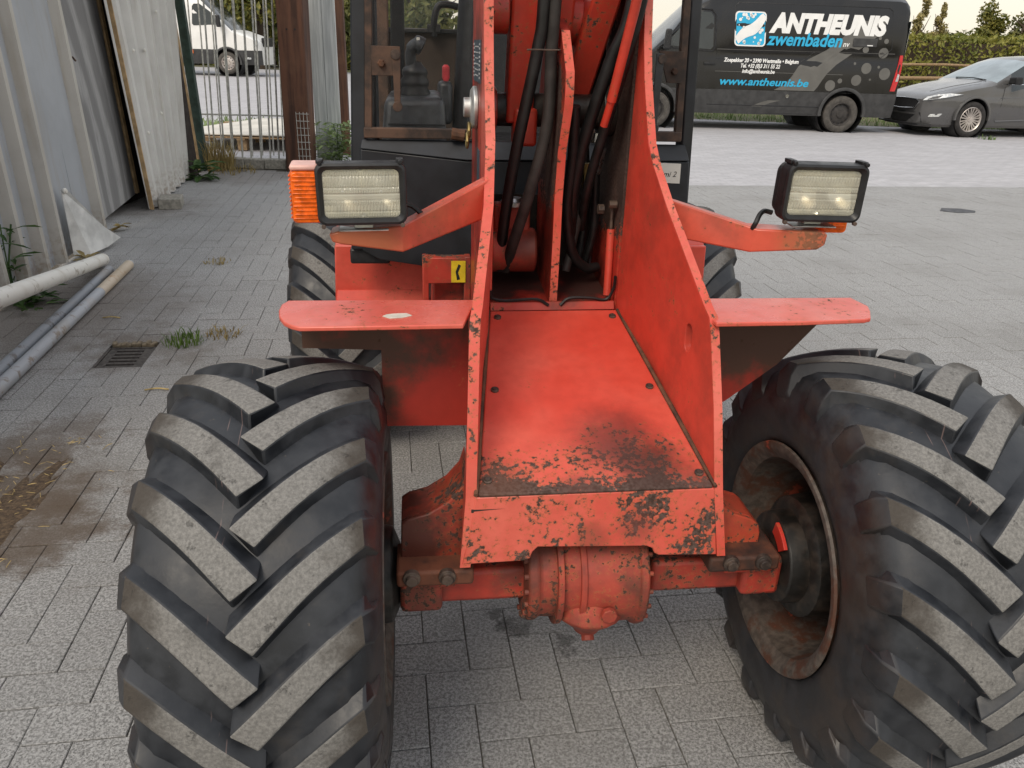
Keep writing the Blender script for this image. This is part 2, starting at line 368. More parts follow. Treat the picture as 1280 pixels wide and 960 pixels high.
def tyre_mb():
    """18 lugs a side in a chevron; +x lugs at phase 46+20k deg, -x lugs at 56+20k; angle 0 points to -y, 90 up"""
    mb = MB()
    half = [(0, .4205), (.09, .4185), (.145, .409), (.168, .394), (.184, .364), (.194, .330), (.195, .300), (.191, .270), (.186, .252), (.176, .242)]
    prof = [(-x, r) for x, r in half[::-1]] + half[1:]
    mb.lathe(prof, n=90, ax='x')
    crown = lambda x: .445 - .027 * (abs(x) / .175) ** 2.2
    def base(x): return interp(abs(x), half) - .006
    def pt(x, r, deg):
        t = R(deg); return (x, -r * cos(t), r * sin(t))
    ns = 9
    for sgn in (1, -1):
        for k in range(18):
            ph = (46 if sgn > 0 else 56) + 20 * k
            jit = random.uniform(-.25, .25)
            rows = []
            for i in range(ns):
                u = i / (ns - 1)
                st = -.024 + (.170 + .024) * u          # upper edge: tip far -> shoulder
                sb = .016 + (.174 - .016) * u           # lower edge
                tt = -19.3 + 22.2 * u + 1.3 * sin(pi * u) * (.6 + .4 * u) + jit
                tb = -23.0 + 19.5 * u + 1.0 * sin(pi * u) + jit
                rows.append((st, tt, sb, tb))
            vs = []
            for (st, tt, sb, tb) in rows:
                vs += [pt(sgn * st, crown(st), ph + tt), pt(sgn * sb, crown(sb), ph + tb),
                       pt(sgn * (sb + .006 * (1 - u)), base(sb), ph + tb - 2.0), pt(sgn * (st - .010 * (1 - u)), base(st), ph + tt + 4.2)]
            # over the shoulder
            for (x, rt, rb, da, db) in ((.187, .398, .354, .4, -.3), (.193, .356, .318, 1.0, -.6)):
                vs += [pt(sgn * x, rt, ph + 3.5 + da), pt(sgn * x, rt, ph - 4.0 - db * .3),
                       pt(sgn * (x - .012), rb, ph - 5.2), pt(sgn * (x - .012), rb, ph + 4.8)]
            n = ns + 2
            b = len(mb.v); mb.v += vs
            def q(a, mi): mb.f.append(tuple(b + t for t in a)); mb.mi.append(mi)
            for i in range(n - 1):
                o, p_ = 4 * i, 4 * (i + 1)
                q((o, o + 1, p_ + 1, p_), 1 if i < ns - 1 else 0)
                q((o + 1, o + 2, p_ + 2, p_ + 1), 0); q((o + 3, o, p_, p_ + 3), 0)
            q((0, 3, 2, 1), 0); q((4*(n-1), 4*(n-1)+1, 4*(n-1)+2, 4*(n-1)+3), 0)
    return mb
tyre_me = mesh('tyre', tyre_mb(), [M['rubber'], M['tread']], 32)
rim_prof = [(-.1945, .236), (-.1945, .247), (-.189, .249), (-.184, .240), (-.178, .226), (-.10, .214), (-.04, .205), (.06, .205), (.10, .214), (.178, .226), (.184, .240), (.189, .249), (.1945, .247), (.1945, .236), (.186, .222), (.178, .212), (.10, .200), (.06, .192), (-.04, .192), (-.10, .200), (-.178, .212), (-.186, .222)]
mb = MB().lathe(rim_prof, n=56, loop=True)
disc_me = mesh('wheel_disc', MB().lathe([(.02, .195), (.034, .195), (.034, .02), (.02, .02)], n=40, loop=True), M['rim'], 40)
rim_me = mesh('rim', mb, M['rim'], 40)
# inner side of the wheel: drum and hub flange, inner side taken as -x
mb = MB(); mb.lathe([(-.165, .0), (-.165, .115), (-.155, .128), (-.09, .136), (.0, .138), (.03, .12), (.03, 0)], n=32)
hub_me = mesh('hub_drum', mb, M['grease'], 40)
def wheel(x, y, inner, spin, z=TZ):
    """inner: +1 if the vehicle side of this wheel is +x"""
    wroot = empty('wheel', (x, y, z)); wroot.parent = L
    t = link('tyre', tyre_me, wroot, rot=(R(spin), 0, 0))
    bv = t.modifiers.new('bevel', 'BEVEL'); bv.width = .0035; bv.segments = 2; bv.limit_method = 'ANGLE'; bv.angle_limit = R(40)
    rr = (0, 0, pi) if inner > 0 else (0, 0, 0)
    link('rim', rim_me, wroot, rot=rr); link('hub', hub_me, wroot, rot=rr); link('wheel_disc', disc_me, wroot, rot=rr)
    return wroot
wheel(-.6025, 0, 1, 0)
wheel(.6025, 0, -1, 10)          # rotation about +x takes -y towards -z: +10 turns the -x lugs to the 46 deg phase
wheel(-.585, 1.60, 1, 6, .445)
wheel(.615, 1.60, -1, 15, .445)

# --- front frame: two flared side plates
prof_yz = [(-.123,.530),(-.106,.665),(-.055,.808),(.004,.940),(.018,.965),(.041,.980),(.222,1.129),(.300,1.200),(.332,1.240),(.365,1.300),(.399,1.365),(.425,1.440),(.440,1.514),(.452,1.95),(.462,1.95),(.462,.62),(.40,.56),(.10,.53)]
Rout = [(-.123,.238),(-.106,.2205),(.013,.2155),(.222,.177),(.33,.1585),(.44,.154),(.47,.154)]
Lout = [(-.123,-.273),(-.106,-.262),(.013,-.250),(.159,-.2165),(.33,-.1985),(.44,-.197),(.47,-.197)]
TH = .0165
mb = MB().slab([(interp(y, Rout), y, z) for y, z in prof_yz], (-TH, 0, 0))
sp = obj('side_plate', mb, M['red_deep'], L, 0)
c = MB(); x_ = .205; ov = []
for k in range(20):
    t = 2*pi*k/20; ov.append((.17, .085 + .013*cos(t), .90 + .013*sin(t) + (.016 if sin(t) > 0 else -.016)))
c.slab(ov, (.08, 0, 0)); boolcut(sp, c)
bv = sp.modifiers.new('bevel', 'BEVEL'); bv.width = .0018; bv.segments = 2; bv.limit_method = 'ANGLE'
mb = MB().slab([(interp(y, Lout), y, z) for y, z in prof_yz], (TH + .003, 0, 0))
obj('side_plate', mb, M['red'], L, .0018)
# bright worn front edges, welded on as a thin strip
def strip_along(pr, xs, th, name):
    """continuous thin strip along the (y,z) polyline pr, lying on the front edge"""
    mb = MB(); n = len(pr); vs = []; fs = []
    for i, (y, z) in enumerate(pr):
        a, b = pr[max(i-1, 0)], pr[min(i+1, n-1)]; d = Vector((0, b[0]-a[0], b[1]-a[1])).normalized(); e = Vector((0, -d.z, d.y)) * .0022
        if e.y > 0: e = -e
        p = Vector((xs(y), y, z)); q = p + Vector((th, 0, 0)); vs += [p - e*.3, q - e*.3, q + e, p + e]
    for i in range(n - 1):
        for j in range(4): fs.append((4*i+j, 4*i+(j+1) % 4, 4*i+4+(j+1) % 4, 4*i+4+j))
    fs += [(0,1,2,3), tuple(4*(n-1)+j for j in range(4))]
    return obj(name, mb.add(vs, fs), M['red_edge'], L, 0)
def edge_strip(X, th, name): return strip_along(prof_yz[:14], lambda y: interp(y, X), th, name)
edge_strip(Rout, -TH, 'plate_edge'); edge_strip(Lout, TH + .003, 'plate_edge')
# --- tower plates behind
mb = MB().box((.1425, .612, 1.25), (.019, .29, 1.42)); obj('tower_plate', mb, M['red_tower'], L, .002)
mb = MB().box((-.1875, .612, 1.25), (.018, .29, 1.42)); obj('tower_plate', mb, M['red_tower'], L, .002)
# pivot boss on the right tower plate, greasy
mb = MB().lathe([(.134, .0), (.134, .055), (.10, .06), (.096, .04), (.06, .038), (.06, 0)], (0, .63, 1.28), 'x', 24)
obj('pivot_boss', mb, M['grease'], L, .003)
mb = MB().lathe([(-.178, .0), (-.178, .05), (-.15, .05), (-.15, 0)], (0, .63, 1.28), 'x', 24)
obj('pivot_boss', mb, M['red_tower'], L, .003)
# washer and pin outside the left tower plate
mb = MB().lathe([(-.1965, 0), (-.1965, .047), (-.206, .047), (-.212, .038), (-.212, .022), (-.228, .022), (-.228, 0)], (0, .60, 1.285), 'x', 28)
o = obj('pivot_pin', mb, M['zinc'], L, .002)
mb = MB()
for k in range(2): mb.tube([(-.215 - .004*(k % 2), .60 + .018*cos(t), 1.235 - .024*k + .016*sin(t)) for t in (2*pi*j/10 for j in range(11))], .0035, 6)
obj('safety_chain', mb, M['brass'], L)
# --- centre divider plate
dv = [(.486,.828),(.480,1.002),(.484,1.094),(.470,1.204),(.422,1.302),(.418,1.335),(.424,1.372),(.505,1.452),(.70,1.53),(.74,1.53),(.74,.828)]
mb = MB().slab([(-.024, y, z) for y, z in dv], (.0185, 0, 0)); obj('divider_plate', mb, M['red_tower'], L, .0015)
strip_along(dv[:8], lambda y: -.024, .0185, 'plate_edge')
# --- floor panel with six bolts
FP = [(-.2395,-.108,.668),(.2005,-.106,.669),(.133,.446,.835),(-.172,.446,.834)]
mb = MB().slab(FP, (0, -.004, .008))
fp = obj('floor_panel', mb, M['red_panel'], L, .0035)
def panel_pt(u, v):
    a = Vector(FP[0]).lerp(Vector(FP[1]), u); b = Vector(FP[3]).lerp(Vector(FP[2]), u); return a.lerp(b, v) + Vector((0, -.004, .008))
pn = (Vector(FP[1]) - Vector(FP[0])).cross(Vector(FP[3]) - Vector(FP[0])).normalized()
bm_ = MB().lathe([(0,.0085),(.0035,.0085),(.004,.0055),(.0065,.0048),(.0065,0)], n=12, ax='z')
bolt_me = mesh('bolt', bm_, M['bolt'], 30)
for u, v in ((.035,.06),(.965,.06),(.055,.50),(.945,.50),(.06,.95),(.94,.95)):
    b = link('bolt', bolt_me, fp); b.location = panel_pt(u, v); b.rotation_euler = pn.to_track_quat('Z', 'Y').to_euler()
for a_, b_ in ((1, 2), (0, 3)):
    p0, p1 = Vector(FP[a_]), Vector(FP[b_]); sg_ = 1 if a_ == 1 else -1
    pts_ = [p0.lerp(p1, t/9) + Vector((sg_*(.004 + random.uniform(-.001, .001)), -.003, .007 + random.uniform(-.001, .001))) for t in range(10)]
    obj('rusty_seam', MB().tube(pts_, [.0045 + random.uniform(-.0012, .0012) for _ in pts_], 7), M['rust'], L)
# dirty gap under and around the panel
mb = MB().slab([(-.252,-.112,.640),(.217,-.108,.642),(.140,.46,.815),(-.180,.46,.814)], (0,0,.006)); obj('frame_floor', mb, M['grease'], L)
# lip and rubber seal at the rear end of the panel
mb = MB().slab([(-.170,.452,.838),(.131,.452,.840),(.131,.462,.858),(-.170,.462,.856)], (0,.006,0)); obj('rear_lip', mb, M['red_axle'], L, .001)
mb = MB(); mb.tube(curve([(-.168,.463,.885),(-.165,.463,.866),(-.13,.462,.860),(-.06,.460,.864),(-.03,.456,.850)], 5), .004, 6)
mb.tube(curve([(-.002,.456,.850),(.02,.46,.866),(.07,.462,.866),(.112,.463,.862),(.128,.463,.89),(.130,.463,.92)], 5), .004, 6); obj('rubber_seal', mb, M['hose'], L)
# tower floor, sloping, oily
mb = MB().slab([(-.178,.466,.842),(.130,.466,.844),(.130,.76,.87),(-.178,.76,.87)], (0,0,-.01)); obj('tower_floor', mb, M['oily_floor'], L)
mb = MB().slab([(-.178,.755,.60),(.130,.755,.60),(.130,.755,1.06),(-.178,.755,1.06)], (0,.008,0)); obj('tower_back', mb, M['grease'], L)
# --- front plate (bar) with the notch over the differential
bar = [(-.2455,.670),(-.255,.60),(-.270,.5365),(-.153,.539),(-.142,.543),(-.138,.556),(-.128,.566),(.080,.558),(.092,.553),(.096,.543),(.105,.538),(.2205,.5335),(.213,.60),(.2035,.672)]
def bary(z): return -.1255 + .125 * (z - .534)
mb = MB().slab([(x, bary(z), z) for x, z in bar], (0, .018, 0)); obj('front_plate', mb, M['red_bar'], L, .0025)
# box underneath: closes the frame
mb = MB().box((-.02, .22, .60), (.36, .5, .05)); obj('frame_belly', mb, M['red_grime'], L)

# --- axle
ax = MB()
ax.box((-.255, -.005, .433), (.25, .105, .075)); ax.box((.25, -.005, .433), (.26, .105, .075))
ax.box((-.345, -.02, .440), (.082, .125, .090)); ax.box((.345, -.02, .440), (.082, .125, .090))
axle = obj('axle', ax, M['red_axle'], L, .010)
df = MB(); df.lathe([(-.142,.0),(-.142,.090),(-.136,.108),(-.118,.108),(-.112,.101),(-.06,.104),(-.025,.112),(.055,.118),(.080,.118),(.082,.126),(.098,.126),(.100,.112),(.108,.09),(.112,0)], (0,.0,.435), 'x', 36)
df.lathe([(.385,.05),(.35,.070),(.325,.078),(.285,.040),(.272,.030),(.262,.026),(.258,0)], (-.005,-.05,.045), 'z', 20)
dd = obj('differential', df, M['red_cast'], axle, .004)
rib = MB()
for x_ in (-.075, -.03): rib.lathe([(x_ - .006, .09), (x_ - .006, .118), (x_ + .006, .118), (x_ + .006, .09)], (0,0,.435), 'x', 30, a0=R(100), a1=R(260))
rib.cyl((.02, -.13, .40), (.02, -.118, .40), .016, 8); rib.cyl((-.005, -.06, .312), (-.005, -.075, .296), .014, 8)
for k in range(9):
    t = R(120 + 15*k*1.2)
    rib.cyl((.088, .118*cos(t), .435 + .118*sin(t)), (.106, .118*cos(t), .435 + .118*sin(t)), .0055, 6)
    rib.cyl((-.146, .098*cos(t), .435 + .098*sin(t)), (-.130, .098*cos(t), .435 + .098*sin(t)), .0065, 6)
obj('housing_bolts', rib, M['red_cast'], axle, .0015)
for sg in (-1, 1):
    m_ = MB(); m_.lathe([(sg*.386, 0), (sg*.386, .062), (sg*.40, .095), (sg*.43, .10), (sg*.46, .10), (sg*.46, 0)], (0, 0, .432), 'x', 28)
    obj('hub_flange', m_, M['grease'], axle, .003)
    if sg > 0:
        m_ = MB(); m_.lathe([(.384, .075), (.384, .104), (.392, .104), (.392, .075)], (0, 0, .432), 'x', 30, a0=R(104), a1=R(138), loop=True); obj('brake_shield', m_, red_paint('bright_red_shield', -.03, .1, base=(.58,.04,.025)), axle, .001)
    # cast bracket between plate and axle
    m_ = MB()
    X = lambda x: (x if sg > 0 else -x - .03)
    out = [(.226,.700),(.236,.665),(.262,.633),(.300,.608),(.336,.598),(.350,.588),(.352,.530),(.352,.508),(.226,.508)] if sg < 0 else [(.206,.668),(.214,.640),(.238,.606),(.278,.580),(.312,.568),(.328,.555),(.334,.535),(.334,.508),(.196,.508)]
    m_.slab([(X(x), -.062, z) for x, z in out], (0, .012, 0)); m_.slab([(X(x), .03, z) for x, z in out], (0, .012, 0))
    m_.slab([(X(x), -.05, z) for x, z in out[:7]] + [(X(x) , -.05, z - .012) for x, z in out[:7]][::-1], (0, .08, 0))
    br = obj('axle_bracket', m_, M['bracket_dark'] if sg < 0 else M['bracket_worn'], L, .003)
    m_ = MB(); m_.box((sg*.298 - (.02 if sg < 0 else .01), -.062, .497), (.145, .10, .034)); obj('bracket_foot', m_, M['rust_cast'], br, .006)
    for q in (-.032, .034):
        m_ = MB(); xx = sg*.31 - .02 + q
        m_.lathe([(-.108,.0165),(-.119,.0165),(-.120,.0115),(-.128,.0105),(-.128,0)], (xx,0,.503), 'y', 12)
        obj('bolt', m_, M['bolt'], br, .0008)
    m_ = MB(); m_.box((sg*.318 - .012, -.085, .472), (.10, .02, .016)); obj('clamp_edge', m_, M['red_axle'], br, .003)

# --- front fenders
fl = [(-.228,.142),(-.40,.143),(-.585,.1445),(-.594,.12),(-.594,.085),(-.588,.05),(-.575,.018),(-.560,.0),(-.545,-.010),(-.40,-.008),(-.262,-.004)]
mb = MB().slab([(x, y, .955) for x, y in fl], (0, 0, .0085))
fd = obj('fender', mb, M['fender_red'], L, .002)
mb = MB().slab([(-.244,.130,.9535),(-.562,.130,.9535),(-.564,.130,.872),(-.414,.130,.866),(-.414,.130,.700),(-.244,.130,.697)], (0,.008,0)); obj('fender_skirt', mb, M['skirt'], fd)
mb = MB().slab([(-.405,.042,.9638),(-.392,.030,.9638),(-.37,.033,.9638),(-.352,.045,.9638),(-.362,.058,.9638),(-.385,.056,.9638),(-.398,.052,.9638)], (0,0,.0012)); obj('paint_scrape', mb, M['paint_scrape'], fd)
fr = [(.204,-.008),(.36,-.006),(.50,.004),(.517,.012),(.540,.055),(.552,.085),(.546,.142),(.40,.1425),(.196,.142)]
mb = MB().slab([(x, y, .955) for x, y in fr], (0, 0, .0085))
fd = obj('fender', mb, M['fender_red'], L, .002)
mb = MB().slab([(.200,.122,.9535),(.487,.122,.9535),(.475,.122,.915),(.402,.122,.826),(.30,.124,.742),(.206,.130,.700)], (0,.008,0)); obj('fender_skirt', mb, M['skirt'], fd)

# --- lamp brackets
def beam(front, th, name, mat):
    """front: list of (top point, bottom point)"""
    n = len(front); vs = []; fs = []; off = Vector((0, th, 0))
    for t0, b0 in front: vs += [Vector(b0), Vector(t0), Vector(t0) + off, Vector(b0) + off]
    for i in range(n - 1):
        for j in range(4): fs.append((4*i+j, 4*i+(j+1) % 4, 4*i+4+(j+1) % 4, 4*i+4+j))
    fs += [(0,1,2,3), tuple(4*(n-1)+j for j in range(4))]
    mb = MB().add(vs, fs)
    return obj(name, mb, mat, L, .003, 12)
lb = beam([((-.190,.27,1.176),(-.190,.27,1.100)),((-.366,.128,1.110),(-.367,.128,1.0605)),((-.482,.10,1.1045),(-.476,.10,1.0815)),((-.497,.10,1.100),(-.492,.10,1.0855))], .058, 'lamp_bracket', M['bracket_red'])
rb = beam([((.160,.27,1.142),(.160,.27,1.065)),((.315,.125,1.108),(.306,.125,1.062)),((.44,.10,1.107),(.430,.10,1.073)),((.447,.10,1.103),(.445,.10,1.083))], .058, 'lamp_bracket', M['bracket_red'])

# --- work lamps
def rrect(w_, h_, r, n=5, bow=0.0):
    P = []
    for cx_, cz_, a in ((1,1,0),(-1,1,90),(-1,-1,180),(1,-1,270)):
        for k in range(n + 1):
            t = R(a + 90*k/n); P.append([cx_*(w_/2-r) + r*cos(t), cz_*(h_/2-r) + r*sin(t)])
    for p in P:
        if bow: p[1] += (1 if p[1] > 0 else -1) * bow * (1 - (2*p[0]/w_)**2)
    return P
def loft_y(rings, cap0=True, cap1=True):
    mb = MB(); n = len(rings[0][1]); vs = []; fs = []
    for y, P in rings: vs += [(p[0], y, p[1]) for p in P]
    for i in range(len(rings) - 1):
        for j in range(n): fs.append((i*n+j, i*n+(j+1)%n, (i+1)*n+(j+1)%n, (i+1)*n+j))
    if cap0: fs.append(tuple(range(n)))
    if cap1: fs.append(tuple(range((len(rings)-1)*n, len(rings)*n))[::-1])
    return mb.add(vs, fs)
def work_lamp(loc, rot, signal_side):
    a = empty('work_lamp', loc); a.rotation_euler = rot; a.parent = L
    W, H = .157, .106
    hb = loft_y([(-.020, rrect(W, H, .014, 5, .003)), (-.024, rrect(W*1.0, H*1.0, .014, 5, .003)), (.004, rrect(W*1.0, H*1.0, .016, 5, .004)), (.006, rrect(W*.97, H*.96, .016, 5, .004)), (.034, rrect(W*.93, H*.90, .018, 5, .004)), (.052, rrect(W*.8, H*.72, .02, 5, .003)), (.060, rrect(W*.55, H*.5, .02, 5, 0))], False, True)
    obj('lamp_housing', hb, M['black_plastic'], a, .0008)
    rg = loft_y([(-.022, rrect(W, H, .014, 5, .003)), (-.032, rrect(W*.985, H*.985, .014, 5, .003)), (-.034, rrect(W*.93, H*.90, .011, 5, .002)), (-.026, rrect(W*.845, H*.78, .010, 5, .002)), (-.008, rrect(W*.84, H*.77, .010, 5, .002))], False, False)
    obj('lamp_bezel', rg, M['black_plastic'], a, .0006)
    # reflector: two shallow bowls
    mb = MB(); nx, nz = 28, 18; vs = []; fs = []
    for i in range(nx + 1):
        for j in range(nz + 1):
            x = (i/nx - .5) * W*.885; z = (j/nz - .5) * H*.84
            d = min(math.hypot(x - .034, z), math.hypot(x + .034, z))
            y = -.016 + .040 * max(0, 1 - (d / .052) ** 2)
            vs.append((x, y, z))
    for i in range(nx):
        for j in range(nz): fs.append((i*(nz+1)+j, (i+1)*(nz+1)+j, (i+1)*(nz+1)+j+1, i*(nz+1)+j+1))
    obj('reflector', mb.add(vs, fs), M['reflector'], a, 0, 30)
    bu = MB()
    for sx in (-.034, .034): bu.lathe([(.022, .005), (.008, .005), (.003, .003), (.002, 0)], (sx, 0, 0), 'y', 12)
    obj('bulb', bu, M['steel'], a)
    # fluted lens: horizontal bands of vertical ribs
    mb = MB(); nx, nz = 92, 30; vs = []; fs = []
    for i in range(nx + 1):
        for j in range(nz + 1):
            u, v = i/nx - .5, j/nz - .5
            band = int((v + .5) * 7.99); per = (46, 23, 46, 0, 30, 46, 23, 46)[band]
            rel = .0011 * abs(sin(pi * (u + .5) * per)) if per else .0002
            rel += .0008 * (1 if abs(((v + .5) * 8) % 1 - .5) < .42 else 0)
            vs.append((u * W*.848, -.0235 - .004*(1 - (2*u)**2)*(1 - (2*v)**2) - rel, v * H*.785))
    for i in range(nx):
        for j in range(nz): fs.append((i*(nz+1)+j, (i+1)*(nz+1)+j, (i+1)*(nz+1)+j+1, i*(nz+1)+j+1))
    obj('lens', mb.add(vs, fs), M['lens'], a, 0, 12)
    for sx in (-1, 1):
        for sz in (-1, 1):
            c_ = MB(); x_, z_ = sx * W*.44, sz * H*.505 + (.002 if sz > 0 else -.001)
            if sz > 0: c_.box((x_, -.010, z_), (.012, .030, .007)); c_.cyl((x_, -.028, z_), (x_, -.036, z_ - .001), .0042, 8)
            else: c_.cyl((x_, -.028, z_), (x_, -.036, z_), .0042, 8)
            obj('clip', c_, M['bolt'] if sz < 0 else M['black_plastic'], a, .001)
    ft = MB(); ft.box((0, .012, -.058), (.034, .03, .012)); ft.box((.0, .012, -.0665), (.088, .052, .003)); obj('lamp_foot', ft, M['zinc'], a, .001)
    return a
wl = work_lamp((-.437, .122, 1.1715), (R(-2), R(-1.0), R(3)), -1)
m_ = MB().box((.045, -.026, .0515), (.014, .002, .004)); m_.box((-.012, -.0275, .0485), (.022, .0015, .006)); obj('paint_fleck', m_, M['white_label'], wl)
wr_ = work_lamp((.424, .125, 1.182), (R(1), R(.5), R(-2)), 1)
cb = MB().tube(curve([(.350,.150,1.135),(.335,.150,1.138),(.322,.140,1.134),(.312,.130,1.120),(.308,.135,1.106)], 5), .005, 7); obj('lamp_cable', cb, M['hose'], L)
cb = MB().tube(curve([(-.37,.18,1.14),(-.35,.19,1.135),(-.33,.185,1.12)], 5), .005, 7); obj('lamp_cable', cb, M['hose'], L)
def signal(loc, rot):
    a = empty('turn_signal', loc); a.rotation_euler = rot; a.parent = L
    ob = loft_y([(-.02, rrect(.052, .092, .008)), (-.03, rrect(.046, .086, .008)), (-.02, rrect(.052, .092, .008)), (.035, rrect(.054, .094, .008))][1:], True, True)
    obj('orange_lens', ob, M['orange'], a, .001)
    rb_ = MB()
    for k in range(11): rb_.box((-.001, -.0305, -.036 + .0072*k), (.043 - .004*(k % 3), .0022, .0026))
    for k in range(11): rb_.box((-.0272, .002, -.036 + .0072*k), (.002, .05, .0026))
    tag(obj('lens_ribs', rb_, M['orange'], a, .0008), kind='stuff')
    tp = MB().box((0, .004, .0505), (.050, .064, .010)); obj('faded_top', tp, M['orange_top'], a, .004)
    bk = MB().box((.0, .046, .0), (.058, .022, .098)); obj('signal_base', bk, M['black_plastic'], a, .003)
    return a
signal((-.534, .125, 1.165), (0, 0, R(4)))
signal((.50, .20, 1.135), (0, 0, R(-4)))

# --- boom, cylinders, hoses (they leave the picture at the top)
def bar3(path, wx, wy, name, mat, bev=.006):
    P = [Vector(p) for p in path]; vs = []; fs = []; n = len(P); s = Vector((1, 0, 0))
    for i, p in enumerate(P):
        d = (P[min(i+1, n-1)] - P[max(i-1, 0)]).normalized(); n_ = d.cross(s).normalized()
        vs += [p - s*wx/2 - n_*wy/2, p + s*wx/2 - n_*wy/2, p + s*wx/2 + n_*wy/2, p - s*wx/2 + n_*wy/2]
    for i in range(n - 1):
        for j in range(4): fs.append((4*i+j, 4*i+(j+1) % 4, 4*i+4+(j+1) % 4, 4*i+4+j))
    fs += [(0,1,2,3), tuple(4*(n-1)+j for j in range(4))]
    mb = MB().add(vs, fs)
    return obj(name, mb, mat, L, bev)
M['red_boom'] = red_paint('red_paint_boom', .0, .1, lambda k: k.ss(k.noise(4, 2), .45, .7, 0, .09), dirt=.3, base=(.58, .042, .022))
bar3([(-.098,.62,1.255),(-.094,.60,1.52),(-.085,.45,2.10)], .062, .075, 'lift_arm', M['red_boom'])
bar3([(-.012,.68,1.26),(-.010,.60,1.52),(-.004,.42,2.10)], .050, .08, 'lift_arm', M['red_boom'])
bar3([(.030,.70,1.26),(.082,.60,1.52),(.17,.40,2.05)], .066, .08, 'lift_arm', M['red_boom'])
mb = MB().lathe([(-.175,0),(-.175,.038),(.132,.038),(.132,0)], (0,.63,1.28), 'x', 20); obj('pivot_tube', mb, M['grease'], L)
mb = MB().lathe([(-.172,0),(-.172,.048),(-.13,.048),(-.13,0)], (0,.60,1.49), 'x', 20); mb.lathe([(-.065,0),(-.065,.05),(.05,.05),(.05,0)], (0,.66,1.475), 'x', 20); obj('pin_boss', mb, M['red_boom'], L, .003)
mb = MB().box((-.085,.60,1.245), (.055,.06,.085)); obj('knuckle_block', mb, M['red_boom'], L, .008)
mb = MB().tube([(.082,.44,1.315),(.105,.39,1.50),(.135,.26,1.95)], .0105, 12); mb.tube([(.074,.46,1.262),(.083,.44,1.32)], .0085, 12); obj('tilt_rod', mb, M['red_boom'], L)
mb = MB().lathe([(1.28,0),(1.28,.038),(1.45,.042),(1.95,.042),(1.95,0)], (.085,.72,0), 'z', 20); obj('tilt_cylinder', mb, M['grease'], L)
hoses = [([(-.062,.47,1.95),(-.066,.49,1.52),(-.075,.50,1.41),(-.108,.52,1.22),(-.128,.56,1.05),(-.135,.60,.90)], .0135, 'hose'),
         ([(-.036,.47,1.95),(-.042,.49,1.52),(-.044,.50,1.41),(-.046,.50,1.26),(-.078,.51,1.11),(-.108,.55,.98),(-.12,.60,.90)], .0135, 'hose_worn'),
         ([(.15,.40,1.95),(.116,.45,1.52),(.082,.48,1.39),(.046,.52,1.23),(.035,.56,1.10),(.04,.60,.98)], .0145, 'hose'),
         ([(.18,.36,1.95),(.127,.42,1.52),(.108,.45,1.39),(.088,.49,1.27),(.068,.55,1.12),(.07,.62,1.0)], .0115, 'hose'),
         ([(.015,.50,1.30),(.022,.53,1.19),(.022,.56,1.06),(.045,.58,.95),(.085,.60,.905),(.12,.62,.90)], .0125, 'hose'),
         ([(.05,.60,1.2),(.062,.60,1.08),(.05,.60,.98),(.03,.58,.90)], .011, 'hose_worn'),
         ([(.075,.66,1.2),(.088,.66,1.05),(.08,.66,.92)], .012, 'hose'),
         ([(.095,.60,1.15),(.105,.62,1.0),(.09,.64,.90)], .010, 'hose')]
for p, r, m in hoses:
    obj('hydraulic_hose', MB().tube(curve(p, 8), r, 12), M[m], L)
mb = MB().tube([(-.10,.482,1.412),(-.085,.478,1.413),(-.045,.478,1.413),(-.028,.482,1.414),(-.026,.50,1.414)], .0018, 6); obj('cable_tie', mb, M['bolt'], L)
mb = MB().tube([(.068,.585,1.165),(.07,.585,1.12)], .0095, 8); mb.tube([(.072,.585,1.12),(.074,.585,1.105)], .013, 6); mb.tube([(.05,.60,1.215),(.054,.60,1.19)], .012, 6); obj('hose_fitting', mb, M['brass'], L)
mb = MB().tube([(.105,.59,1.20),(.098,.60,1.14)], .010, 8); mb.tube([(.09,.58,1.235),(.088,.58,1.215)], .011, 6); obj('hose_fitting', mb, M['steel'], L)
# cylinder foot at the left, red, with its pin
mb = MB().lathe([(-.16,0),(-.16,.055),(-.045,.055),(-.045,0)], (0,.62,.945), 'x', 24); mb.box((-.105,.635,.99), (.09,.05,.14)); obj('cylinder_foot', mb, M['red_axle'], L, .006)
mb = MB().lathe([(1.056,.034),(1.066,.034),(1.066,.022),(1.074,.018),(1.074,0)], (-.100,.63,0), 'z', 20); obj('foot_pin', mb, M['steel'], L)
# gas strut at the right and its bolt, short red flange at the left
mb = MB().tube([(.122,.50,.862),(.124,.52,1.02)], .0095, 12); obj('gas_strut', mb, M['red'], L)
mb = MB().tube([(.124,.52,1.02),(.125,.525,1.075)], .004, 8); mb.cyl((.110,.50,1.083), (.128,.50,1.083), .009, 8); mb.cyl((.098,.56,1.06), (.112,.56,1.06), .012, 8); obj('strut_bolt', mb, M['bolt'], L)
mb = MB().box((-.172,.476,.965), (.012,.02,.19)); obj('hinge_flange', mb, M['red'], L, .002)
# rating plate and small emblem plate on the outside of the left tower plate
mb = MB().box((-.1975,.60,1.385), (.0018,.20,.088)); dp = obj('rating_plate', mb, M['sticker_blue'], L)
pr = MB()
for k in range(9): pr.box((-.1988,.516 + .004*(k % 2),1.420 - .0085*k), (.0008,.020,.0040)); pr.box((-.1988,.684 - .004*(k % 3),1.420 - .0085*k), (.0008,.022,.0038))
for k in range(6): pr.box((-.1988,.60,1.415 - .012*k), (.0008,.11 - .01*(k % 3),.0022))
tag(obj('plate_print', pr, M['sticker_ink'], dp), kind='stuff')
mb = MB().box((-.1975,.53,1.155), (.0018,.06,.09)); obj('emblem_plate', mb, M['sticker_blue'], L)

